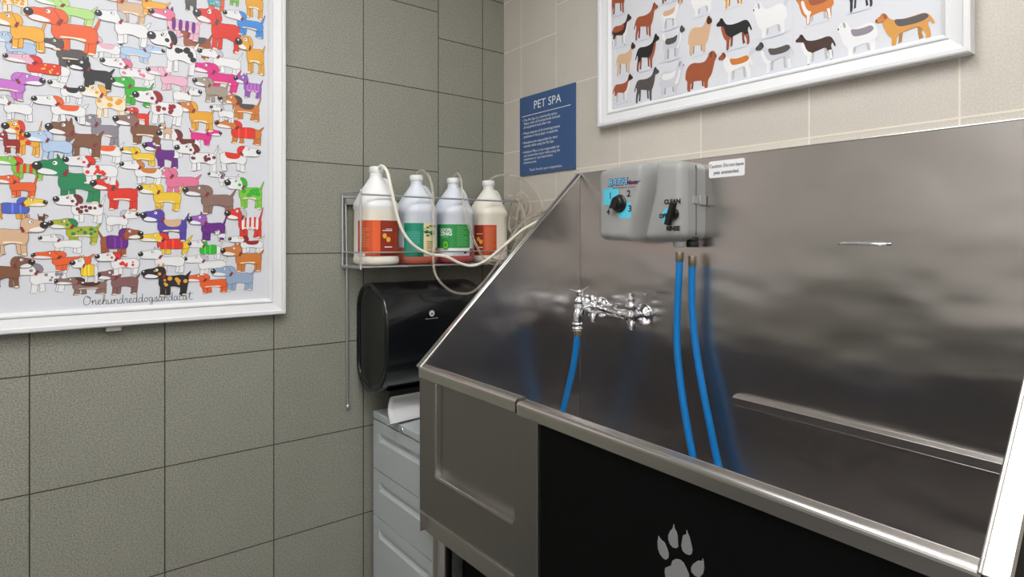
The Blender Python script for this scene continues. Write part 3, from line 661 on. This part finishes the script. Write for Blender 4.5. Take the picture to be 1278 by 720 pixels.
def pen(mb, to3, pts, col, off, outline=None, ow=0):
    if outline:
        n = len(pts); cxm = sum(p[0] for p in pts) / n; o = []
        ar = sum(pts[i][0] * pts[(i + 1) % n][1] - pts[(i + 1) % n][0] * pts[i][1] for i in range(n)); sg = 1 if ar > 0 else -1
        for i in range(n):
            a, b = pts[i - 1], pts[(i + 1) % n]; dx, dy = b[0] - a[0], b[1] - a[1]; l = math.hypot(dx, dy) or 1
            o.append((pts[i][0] + sg * dy / l * ow, pts[i][1] - sg * dx / l * ow))
        mb.add([to3(p[0], p[1], off - .00004) for p in o], [list(range(n))], outline)
    mb.add([to3(p[0], p[1], off) for p in pts], [list(range(len(pts)))], col)
def cartoon(mb, to3, cx, cy, w_, h_, face, body, head=None, pat=None, pc=None, ear='f', earc=None, base=0, rng=random):
    w_ *= 1.09; h_ *= 1.07
    head = head or body; earc = earc or pat and pc or body
    if earc == 'W': earc = 'lgr'
    OL = ink((60, 50, 48)); ow = .0008
    k = [0]
    def T2(p): return (cx + face * (p[0] - .5) * w_ , cy + (p[1] - .5) * h_)
    def shp(pts, c, ol=True, sm=3):
        k[0] += 1; P = [T2(p) for p in (closed_spline(pts, sm) if sm else pts)]
        pen(mb, to3, P, ink(PAL[c]) if isinstance(c, str) else c, base + .00007 * k[0], OL if ol else None, ow)
    def circ(x, y, r, c, ol=False):
        rx, ry = r * h_ / w_, r
        shp([(x + rx * math.cos(a * PI / 6), y + ry * math.sin(a * PI / 6)) for a in range(12)], c, ol, 0)
    j = lambda s=.03: rng.uniform(-s, s)
    tl = rng.choice([.98, .86, .78])
    shp([(.82, .60), (.90, .66), (1.0, tl + .02), (1.0, tl - .03), (.93, .56), (.86, .50)], body)
    for lx in (.50, .80): a = j(); shp([(lx, .40), (lx + .07, .40), (lx + .07 + a, .10), (lx + .06 + a, .04), (lx - .03 + a, .04), (lx - .01 + a, .12)], body)
    for lx in (.40, .86): a = j(); shp([(lx - .01, .42), (lx + .08, .42), (lx + .075 + a, .07), (lx + .06 + a, .0), (lx - .035 + a, .0), (lx - .02 + a, .09)], body)
    for lx in (.40, .86): shp([(lx + .06, .035), (lx + .05, .0), (lx - .03, .0), (lx - .02, .045)], 'cream' if body not in ('W', 'cream') else body, False)
    shp([(.36, .62), (.42, .70), (.55, .66), (.70, .67), (.84, .68), (.94, .60), (.955, .44), (.92, .30), (.80, .27), (.66, .32), (.52, .30), (.42, .26), (.345, .40)], body)
    if body not in ('W', 'cream') and rng.random() < .5: shp([(.46, .34), (.60, .36), (.78, .36), (.78, .30), (.62, .325), (.48, .30)], 'cream', False)
    if pat == 'spots':
        for i in range(9): circ(.40 + .5 * rng.random(), .36 + .26 * rng.random(), .035 + .04 * rng.random(), pc)
    elif pat == 'stripes':
        for i in range(4): x = .44 + i * .125; shp([(x, .665), (x + .06, .66), (x + .05, .31), (x - .01, .32)], pc, False)
    elif pat == 'saddle': shp([(.46, .685), (.58, .67), (.72, .675), (.84, .68), (.80, .50), (.66, .45), (.52, .50)], pc, False)
    elif pat in ('sweater', 'spsweater'):
        shp([(.38, .69), (.55, .70), (.80, .71), (.82, .50), (.80, .28), (.55, .27), (.37, .29), (.35, .5)], pc)
        if pat == 'spsweater':
            for i in range(8): circ(.42 + .36 * rng.random(), .34 + .30 * rng.random(), .04, 'yel' if pc == 'red' else 'ppk')
        else:
            for x in (.48, .62): shp([(x, .69), (x + .03, .69), (x + .03, .29), (x, .29)], ink(tuple(min(255, int(c * 1.18 + 14)) for c in PAL[pc])), False)
    if ear == 'u':
        shp([(.34, .90), (.33, 1.08), (.385, .93)], earc); shp([(.39, .90), (.44, 1.10), (.45, .86)], earc)
    shp([(.03, .70), (.03, .83), (.10, .90), (.22, .92), (.32, .97), (.42, .96), (.48, .86), (.475, .70), (.42, .58), (.32, .60), (.16, .60), (.07, .63)], head)
    if head != 'W': shp([(.06, .66), (.12, .74), (.24, .72), (.33, .66), (.28, .615), (.14, .615)], 'W', False)
    if pat == 'spots': circ(.36, .74, .05, pc); circ(.26, .84, .03, pc)
    if ear == 'f': shp([(.38, .94), (.45, .97), (.53, .90), (.56, .76), (.52, .66), (.46, .70), (.43, .82)], earc)
    circ(.30, .87, .045, (ink((245, 245, 245))), True); circ(.287, .87, .02, 'blk')
    circ(.055, .79, .095, 'blk'); circ(.04, .83, .022, ink((240, 240, 240)))
    shp([(.41, .62), (.46, .74), (.495, .73), (.45, .58)], 'dred' if body not in ('red', 'dred') else 'dgr', True, 0)
CR = dict(A=(0, 0), B=(110, 0), C=(220, 0), D=(0, 95), E=(110, 95), F=(220, 95), G=(0, 190), H=(110, 190), I=(220, 190), J=(0, 285), K=(110, 285), L=(220, 285), P=None)
DOGS = [('A',-120,-120,250,100,1,'cream',0,'spots','amb','f'),('A',320,-10,850,190,1,'lg',0,0,'dg','f'),('A',245,90,880,445,1,'org',0,0,0,'f'),('A',-60,130,400,430,1,'yor',0,0,'brn','f'),('A',-90,300,330,525,1,'pb',0,0,0,'f'),
('A',370,355,780,600,1,'dgr',0,0,0,'u'),('A',40,505,630,705,1,'W','ppk','spsweater','red','f'),('P',86,76,140,110,1,'blk',0,0,0,'u'),('P',98,45,150,72,1,'W',0,'saddle','ppk','f'),
('B',130,-70,520,190,1,'tan','obr',0,'obr','f'),('B',365,-50,720,130,1,'yor',0,0,'obr','f'),('B',85,110,540,385,1,'W',0,0,'lgr','f'),('B',290,395,680,560,-1,'pb',0,0,'bgr','f'),('B',120,535,600,750,1,'W',0,'spots','pnk','f'),
('P',188,14,249,46,1,'ppk','pnk','stripes','pur','u'),('P',188,40,245,89,1,'W',0,'spots','blk','f'),('P',212,33,263,70,1,'rbn',0,'saddle','dgr','f'),
('C',30,-60,180,90,1,'dgr',0,0,0,'u'),('C',210,-70,430,90,1,'org',0,'spsweater','tl','f'),('C',440,-70,560,45,1,'lim',0,0,0,'f'),('C',545,-120,780,150,1,'amb',0,0,0,'f'),('C',180,90,580,440,1,'red',0,0,0,'f'),('C',430,110,780,310,1,'blu','W',0,'roy','f'),
('C',555,335,785,650,1,'amb',0,0,'blk','f'),('C',205,450,580,650,1,'W',0,0,'amb','f'),('P',240,80,298,113,1,'mag',0,0,'pur','f'),('P',184,85,234,112,1,'ppk',0,0,0,'f'),
('P',-18,90,54,124,-1,'mau',0,0,'vio','f'),('D',445,35,745,235,1,'W',0,'saddle','blk','u'),('P',101,107,157,146,1,'cream',0,'spots','amb','f'),('D',-90,180,290,385,1,'W',0,0,'lgr','f'),('D',300,185,770,405,1,'W',0,'saddle','org','f'),
('P',6,151,50,193,1,'yor',0,'spots','red','f'),('D',-40,510,180,690,1,'dred',0,0,0,'u'),('P',60,153,126,195,1,'brn',0,0,0,'u'),('D',240,500,650,745,1,'pb',0,0,'bgr','f'),('P',97,144,148,180,1,'gry',0,0,0,'f'),('P',90,172,152,201,1,'W',0,'saddle','org','f'),
('E',210,15,570,255,1,'grn',0,0,0,'f'),('E',420,140,850,420,1,'W',0,'spots','dred','f'),('E',330,285,545,435,1,'red',0,0,0,'f'),('E',240,355,660,605,1,'brn','tbr',0,0,'u'),('P',199,154,214,172,1,'tan',0,0,0,'u'),('P',151,184,193,205,1,'yel',0,0,'yel','f'),
('P',180,177,222,208,1,'pur',0,0,0,'u'),('P',198,162,250,196,1,'W',0,'saddle','mar','f'),('P',216,108,250,133,-1,'W',0,0,'lgr','f'),
('F',160,20,460,228,1,'tau',0,0,0,'f'),('F',530,0,765,190,1,'vio',0,'stripes','mau','u'),('F',385,180,745,382,1,'obr',0,'saddle','dgr','f'),('F',10,235,330,480,1,'amb','obr',0,0,'f'),('F',310,262,515,405,1,'W',0,0,'dgr','f'),('F',355,402,765,600,1,'obr',0,'sweater','red','f'),
('F',130,470,400,620,-1,'mag',0,0,0,'u'),('P',220,180,270,212,1,'W',0,'spots','mar','f'),('P',274,182,323,213,-1,'W',0,'saddle','red','f'),
('G',-40,40,390,238,1,'lim',0,'stripes','red','f'),('G',325,65,905,440,1,'dg',0,0,0,'u'),('P',81,195,147,228,1,'W',0,'spots','red','f'),('G',-30,210,325,395,1,'org',0,0,'obr','f'),('G',-60,405,415,600,-1,'amb','yel','sweater','roy','f'),('P',69,243,129,277,1,'W',0,'spots','mar','f'),
('G',345,560,430,620,-1,'mar',0,0,0,'u'),('P',-8,272,56,317,-1,'tan',0,0,'brn','u'),('P',62,273,123,304,1,'yg',0,'spots','dg','f'),
('H',40,235,445,508,1,'red',0,0,'dred','f'),('H',460,285,835,515,1,'yel',0,0,'yor','f'),('P',151,201,202,228,1,'W',0,'saddle','obr','f'),('P',186,210,248,242,1,'pnk',0,0,0,'f'),('H',160,520,450,705,-1,'W',0,0,'gry','f'),('P',178,262,233,300,1,'ind',0,'saddle','tan','u'),
('I',75,300,512,548,1,'tbr',0,0,0,'f'),('I',290,178,548,300,1,'W',0,'spots','gry','f'),('I',455,230,770,498,1,'lim','W','spots','grn','f'),('P',236,268,281,300,1,'pur','vio',0,0,'u'),('P',283,260,326,296,1,'red',0,'stripes','W','f'),
('J',355,55,735,218,1,'W',0,0,'dgr','f'),('J',290,203,820,375,1,'org',0,0,0,'f'),('P',90,322,122,352,1,'W',0,'sweater','yel','u'),('J',-60,255,290,522,-1,'brn',0,0,0,'f'),('P',14,329,83,364,1,'W',0,'spots','gry','f'),('P',69,346,133,367,1,'tbr',0,'saddle','dbr','f'),
('K',110,0,475,240,-1,'rbn',0,'sweater','pur','f'),('K',75,212,460,412,1,'W',0,'spots','red','f'),('K',85,372,450,588,1,'mbr',0,0,0,'f'),('P',175,291,237,317,1,'yel',0,'sweater','red','f'),('K',465,190,865,395,1,'W',0,0,'lgr','u'),('P',179,333,235,368,1,'blk',0,'spots','amb','u'),
('L',115,105,402,272,1,'W',0,'sweater','grn','f'),('L',75,238,445,412,1,'W',0,0,'dgr','f'),('L',475,65,778,215,1,'W',0,'saddle','dred','f'),('L',412,155,765,382,1,'obr',0,0,0,'u'),('L',88,408,460,578,1,'org',0,0,'obr','f'),('L',325,340,690,555,1,'bgr',0,0,0,'f'),('L',340,20,442,108,1,'W',0,0,0,'u')]
def framed(name, label, u0, u1, v0, v1, fw, to3, cat):
    """to3(u, v, out): u to the right along the wall, v up, out = distance from the wall"""
    t = thing(name, label, cat, to3((u0 + u1) / 2, v0, 0)); D_ = .032
    prof = [(0, 0), (0, D_ - .002), (.003, D_), (.016, D_), (.020, D_ - .004), (.030, D_ - .007), (.055, D_ - .010), (.062, D_ - .006), (.066, D_ - .006), (fw, D_ - .014), (fw, D_ - .022)]
    if fw < .07: prof = [(0, 0), (0, D_ - .002), (.003, D_), (.011, D_), (.014, D_ - .005), (.036, D_ - .010), (.039, D_ - .007), (.043, D_ - .007), (fw, D_ - .014), (fw, D_ - .022)]
    q = MB(); n = len(prof); C4 = ((u0, v0, 1, 1), (u1, v0, -1, 1), (u1, v1, -1, -1), (u0, v1, 1, -1)); vs = []
    for a, b, su, sv in C4:
        for d_, o_ in prof: vs.append(to3(a + su * d_, b + sv * d_, o_))
    q.add(vs, [(c * n + i, ((c + 1) % 4) * n + i, ((c + 1) % 4) * n + i + 1, c * n + i + 1) for c in range(4) for i in range(n - 1)], m_white)
    q.build('frame', t)
    return t, D_ - .020
# --- left poster
PO = .0125
toL = lambda u, v, o: (o + 1e-4, u, v)
lp_, dpt = framed('framed_dog_poster', 'large white framed poster crowded with colourful cartoon dogs on the olive wall', -1.95, -.882, 1.139, 2.25, .050, toL, 'poster')
mb = MB(); mb.add([toL(-1.904, 1.185, PO), toL(-.928, 1.185, PO), toL(-.928, 2.204, PO), toL(-1.904, 2.204, PO)], [(0, 1, 2, 3)], m_paper)
rng = random.Random(11)
for i, dg_ in enumerate(DOGS):
    c, x0, y0, x1, y1, fc, bd, hd, pt, pc, er = dg_
    if c != 'P': ox, oy = CR[c]; x0, x1, y0, y1 = ox + x0 / 7.2, ox + x1 / 7.2, oy + y0 / 7.2, oy + y1 / 7.2
    xm, ym = (x0 + x1) / 2, (y0 + y1) / 2
    a = PX(x0, ym, PO); b = PX(x1, ym, PO); cc_ = PX(xm, y0, PO); dd_ = PX(xm, y1, PO)
    cartoon(mb, toL, (a.y + b.y) / 2, (cc_.z + dd_.z) / 2, b.y - a.y, cc_.z - dd_.z, fc, bd, hd or None, pt or None, pc or None, er, None, PO + .0003 + .0005 * (i % 4), rng)
# rows above and to the left of the picture's edge, same kind of drawings
keys = ['org', 'grn', 'pnk', 'yel', 'blu', 'brn', 'W', 'vio', 'red', 'tan', 'lim']
for r_ in range(9):
    for c_ in range(3):
        cartoon(mb, toL, -1.79 + c_ * .085, 1.27 + r_ * .105, .08, .075, 1, rng.choice(keys), None, rng.choice([None, 'spots', 'stripes']), rng.choice(['red', 'blk', 'amb']), 'f', None, PO + .0003, rng)
# handwritten caption
GL = {'O': ([(.9, 1.75), (.45, 1.9), (.05, 1.2), (.1, .3), (.45, 0), (.9, .35), (1.05, 1.1), (.85, 1.75), (.6, 1.7), (.75, 1.5), (1.2, 1.6)], 1.25),
 'n': ([(0, .5), (.12, .95), (.14, .5), (.12, 0), (.2, .6), (.45, 1), (.6, .85), (.6, .2), (.7, 0), (.85, .1)], .85), 'e': ([(0, .25), (.35, .55), (.5, .85), (.32, 1.02), (.12, .7), (.12, .25), (.35, 0), (.7, .2)], .7),
 'h': ([(0, .2), (.3, .9), (.45, 1.8), (.3, 1.95), (.2, 1.5), (.16, 0), (.25, .6), (.5, .95), (.62, .8), (.62, .2), (.72, 0), (.9, .15)], .9), 'u': ([(0, .95), (.05, .3), (.22, 0), (.5, .3), (.58, .95), (.58, .2), (.7, 0), (.85, .1)], .85),
 'd': ([(.5, .85), (.25, 1), (.05, .6), (.1, .1), (.35, .02), (.55, .5), (.66, 1.9), (.62, .3), (.72, 0), (.9, .15)], .9), 'r': ([(0, .3), (.15, 1.02), (.25, .9), (.45, .95), (.4, .4), (.45, .05), (.65, .15)], .65),
 'o': ([(.35, 1), (.08, .7), (.1, .2), (.35, 0), (.58, .35), (.5, .85), (.35, 1), (.55, .8), (.8, .85)], .8), 'g': ([(.5, .9), (.25, 1), (.05, .6), (.15, .15), (.4, .1), (.58, .9), (.55, -.4), (.35, -1.05), (.1, -.8), (.4, -.2), (.85, .2)], .85),
 's': ([(0, .1), (.4, 1.05), (.42, .6), (.6, .25), (.4, 0), (.15, .08), (.5, .05), (.75, .2)], .72), 'a': ([(.5, .85), (.25, 1), (.05, .6), (.1, .1), (.35, .02), (.55, .5), (.6, .95), (.6, .2), (.7, 0), (.9, .15)], .88),
 'c': ([(.5, .85), (.3, 1), (.06, .6), (.12, .12), (.4, 0), (.7, .2)], .7), 't': ([(0, .3), (.25, 1), (.38, 1.9), (.34, .3), (.5, 0), (.9, .15)], .8)}
word = 'Onehundreddogsandacat'; tot = sum(GL[c][1] for c in word); pa = PX(104, 381, PO); pb_ = PX(240, 373.5, PO); sc_ = (pb_.y - pa.y) / tot; u = 0; m_pen = ink((40, 40, 46))
for c in word:
    g_, w1 = GL[c]; P = [(p.x, p.y) for p in spline([(a, b, 0) for a, b in g_], 5)]
    fz = lambda uu: pa.z + (pb_.z - pa.z) * (uu / (pb_.y - pa.y))
    ribbon(mb, [(pa.y + u + a * sc_, fz(u + a * sc_) + b * sc_ * .85) for a, b in P], .0013, toL, m_pen, PO + .0004)
    u += w1 * sc_
ribbon(mb, [(pa.y + u - .95 * sc_, pa.z + 1.35 * sc_ * .85), (pa.y + u + .1 * sc_, pa.z + 1.5 * sc_ * .85)], .0013, toL, m_pen, PO + .0004)
mb.build('print', lp_)
q = MB(); hp_ = PX(141, 411, .012); q.box((.002, hp_.y - .016, 1.126), (.024, hp_.y + .018, 1.141), mat('clear clip', (176, 172, 164), .3)); q.build('hanger_clip', lp_, .001)

# --- right poster
toR = lambda u, v, o: (u, -o - 1e-4, v)
rp_, _ = framed('framed_breed_chart', 'wide white framed chart of realistic dog breeds on the beige wall above the tub', .552, 1.572, 1.745, 2.40, .050, toR, 'poster')
mb = MB(); mb.add([toR(.600, 1.792, PO), toR(1.524, 1.792, PO), toR(1.524, 2.352, PO), toR(.600, 2.352, PO)], [(0, 1, 2, 3)], m_paper)
SIL = {'std': [(0, .80), (.01, .87), (.08, .93), (.12, 1.0), (.18, .96), (.23, .86), (.30, .76), (.45, .71), (.62, .71), (.78, .73), (.88, .69), (.95, .56), (1.0, .40), (.965, .38), (.92, .50), (.89, .40), (.925, .22), (.93, .03), (.86, 0), (.855, .14), (.80, .30), (.74, .40), (.58, .37), (.42, .33), (.375, .28), (.36, .03), (.29, 0), (.285, .28), (.22, .42), (.17, .58), (.14, .74), (.06, .77)],
 'fluf': [(0, .80), (.02, .90), (.10, 1.0), (.22, .98), (.28, .86), (.38, .76), (.55, .76), (.72, .80), (.88, .76), (.98, .60), (1.0, .38), (.94, .30), (.94, .05), (.84, 0), (.82, .2), (.70, .26), (.52, .24), (.40, .20), (.38, .02), (.28, 0), (.26, .2), (.16, .34), (.10, .52), (.06, .68)]}
def breed(mb, cx, cy, w_, h_, face, body, patch_=None, legs=None, chest=None, kind='std', headc=None, base=0, tail=None):
    k = [0]
    def shp(pts, c, sm=3):
        k[0] += 1; P = [(cx + face * (p[0] - .5) * w_, cy + (p[1] - .5) * h_) for p in (closed_spline(pts, sm) if sm else pts)]
        pen(mb, toR, P, ink(PAL[c] if isinstance(c, str) else c), base + .00007 * k[0])
    shp([(.1, .02), (.3, .07), (.9, .07), (1.15, .02), (.95, -.03), (.4, -.04)], (212, 216, 224))
    lc = legs or body; far = tuple(int(v * .8) for v in PAL[lc])
    shp([(.42, .40), (.48, .38), (.46, .08), (.40, .05), (.41, .2)], far, 0); shp([(.72, .42), (.80, .36), (.79, .20), (.82, .06), (.75, .04), (.73, .2)], far, 0)
    if tail: shp([(.88, .66), (1.0, .72), (1.06, .86), (.98, .92), (.90, .80)], tail)
    shp(SIL[kind], body)
    if legs:
        shp([(.29, .30), (.38, .30), (.36, .03), (.29, 0)], legs, 0); shp([(.82, .30), (.90, .30), (.93, .03), (.86, 0), (.86, .14)], legs, 0); shp([(.24, .42), (.40, .36), (.38, .27), (.28, .28)], legs)
    if chest: shp([(.13, .70), (.20, .72), (.27, .50), (.36, .34), (.28, .29), (.20, .42)], chest)
    if patch_: shp([(.34, .735), (.5, .70), (.66, .70), (.84, .71), (.90, .60), (.80, .52), (.60, .50), (.40, .54)], patch_)
    if headc: shp([(0, .80), (.01, .88), (.08, .94), (.12, 1.0), (.19, .95), (.22, .84), (.15, .76), (.06, .77)], headc)
    shp([(.13, .99), (.18, .97), (.21, .86), (.17, .82), (.14, .90)], tuple(int(v * .7) for v in PAL[headc or body]))
    shp([(0, .80), (0, .86), (.035, .86), (.035, .81)], 'blk', 0); shp([(.075, .89), (.085, .91), (.097, .895), (.085, .88)], 'blk', 0)
BR = [('P',140,215,140,200,-1,'dbr','rbn','W','W','std',0,0),('P',310,150,165,220,-1,'rbn',0,0,0,'std',0,0),('P',490,100,150,190,-1,'W','tan',0,0,'std','tan',0),('P',170,410,135,205,-1,'tan',0,0,0,'std','dbr',0),('P',320,365,165,225,-1,'blk',0,'rbn','rbn','std',0,0),
('P',505,300,150,215,-1,'sil','dgr',0,'W','std','dgr','W'),('P',685,250,165,240,-1,'tan',0,0,0,'fluf','dbr',0),('P',920,215,245,235,1,'blk',0,'rbn','rbn','std',0,0),('X',961,22,42,46,1,'W',0,0,0,'fluf',0,'sil'),('P',150,615,140,180,-1,'rbn',0,'W','W','std','dbr',0),
('P',315,590,170,220,-1,'dgr',0,0,0,'std',0,0),('P',490,545,170,215,-1,'sil','W',0,'W','fluf',0,0),('P',690,495,215,240,-1,'rbn',0,0,0,'fluf',0,0),('P',930,450,235,220,1,'W','obr',0,'W','std','rbn','sil'),('X',967,69,48,42,1,'sil','dgr','W','W','std','dgr',0),
('Q',335,340,290,235,1,'dbr',0,'W','W','std',0,0),('Q',640,265,290,260,1,'W','gry',0,'W','fluf','W',0),('Q',980,190,430,265,1,'gsd','dgr','gsd','gsd','std','obr',0),('Q',330,40,270,250,1,'obr','rbn','W','W','fluf',0,0),('Q',640,-60,250,270,1,'blk',0,0,0,'std',0,0),
('P',130,-10,140,210,-1,'rbn',0,0,0,'std',0,0),('P',900,-40,180,180,1,'amb',0,0,0,'std',0,0),('P',690,0,160,210,1,'W','blk','W','W','fluf','blk',0),('P',490,-90,150,190,-1,'brn',0,0,0,'std',0,0)]
for i, b_ in enumerate(BR):
    c, x, y, w1, h1, fc, bd, pt, lg_, ch, kd, hc, tl_ = b_
    if c == 'P': x, y, w1, h1 = 750 + x / 5.538, y / 5.538, w1 / 5.538, h1 / 5.538
    if c == 'Q': x, y, w1, h1 = 960 + x / 5.809, y / 5.809, w1 / 5.809, h1 / 5.809
    o_ = PY(x, y, -PO); a = PY(x - w1 / 2, y, -PO); b = PY(x + w1 / 2, y, -PO); t1 = PY(x, y - h1 / 2, -PO); t2 = PY(x, y + h1 / 2, -PO)
    ww, hh = b.x - a.x, t1.z - t2.z
    breed(mb, o_.x, o_.z, ww, hh, fc, bd, pt or None, lg_ or None, ch or None, kd, hc or None, PO + .0003 + .0004 * (i % 3), tl_ or None)
    ribbon(mb, [(o_.x - ww * .3, o_.z - hh * .56), (o_.x + ww * .4, o_.z - hh * .56)], .0008, toR, ink((176, 172, 176)), PO + .00015)
rng = random.Random(5)
for r_ in range(2):
    for c_ in range(8): breed(mb, .66 + c_ * .115, 2.20 + r_ * .10, .085, .075, rng.choice((-1, 1)), rng.choice(('rbn', 'tan', 'blk', 'dbr', 'gsd')), None, None, None, 'std', None, PO + .0003)
for xx in (PY(989, 60, -PO).x,): ribbon(mb, [(xx, 1.792), (xx, 2.35)], .0012, toR, ink((206, 208, 212)), PO + .0001)
for a, b in (((.606, 1.7975), (.606, 2.35)), ((.606, 1.7975), (1.518, 1.7975)), ((1.518, 1.7975), (1.518, 2.35))): ribbon(mb, [a, b], .0009, toR, ink((196, 192, 182)), PO + .00012)
mb.build('print', rp_)

# ------------------------------------------------------------------ PET SPA sign
m_sign = mat('blue sign acrylic', (60, 90, 134), .35); m_sw = mat('white sign lettering', (232, 236, 240), .5)
SX0, SX1, SZ0, SZ1 = .110, .421, 1.621, 1.926
sg = thing('rules_sign', 'blue PET SPA rules sign with white lettering on the beige wall', 'sign', (.265, 0, SZ0))
q = MB(); q.box((SX0, -.006, SZ0), (SX1, -.0005, SZ1), m_sign); q.build('plate', sg, .001)
q = MB(); to = lambda x0, z0: (lambda u, v: (x0 + u, -.0066, z0 + v))
put_text(q, 'PET SPA', .044, to(.272, SZ1 - .056), m_sw, align='CENTER')
q.box((.125, -.0066, SZ1 - .0765), (.398, -.0060, SZ1 - .0745), m_sw)
rows = [('• The Pet Spa is a community space.', 0), ('  Please clean all brushes/tools and put', 1), ('  all equipment back after use.', 2), ('• Please dispose of all trimmings/waste', 3.7), ('  products in the proper receptacles.', 4.7),
 ('• Residents are responsible for their', 6.4), ('  animals while using the Pet Spa.', 7.4), ('• Hubbard Place is not responsible for', 9.1), ('  any events that occur while using the', 10.1), ('  equipment or any interactions', 11.1), ('  between pets.', 12.1)]
for s_, r_ in rows: put_text(q, s_, .0138, to(.128, SZ1 - .096 - r_ * .0136), m_sw)
put_text(q, 'Thank You for your cooperation.', .0138, to(.262, SZ0 + .014), m_sw, align='CENTER')
q.build('lettering', sg)
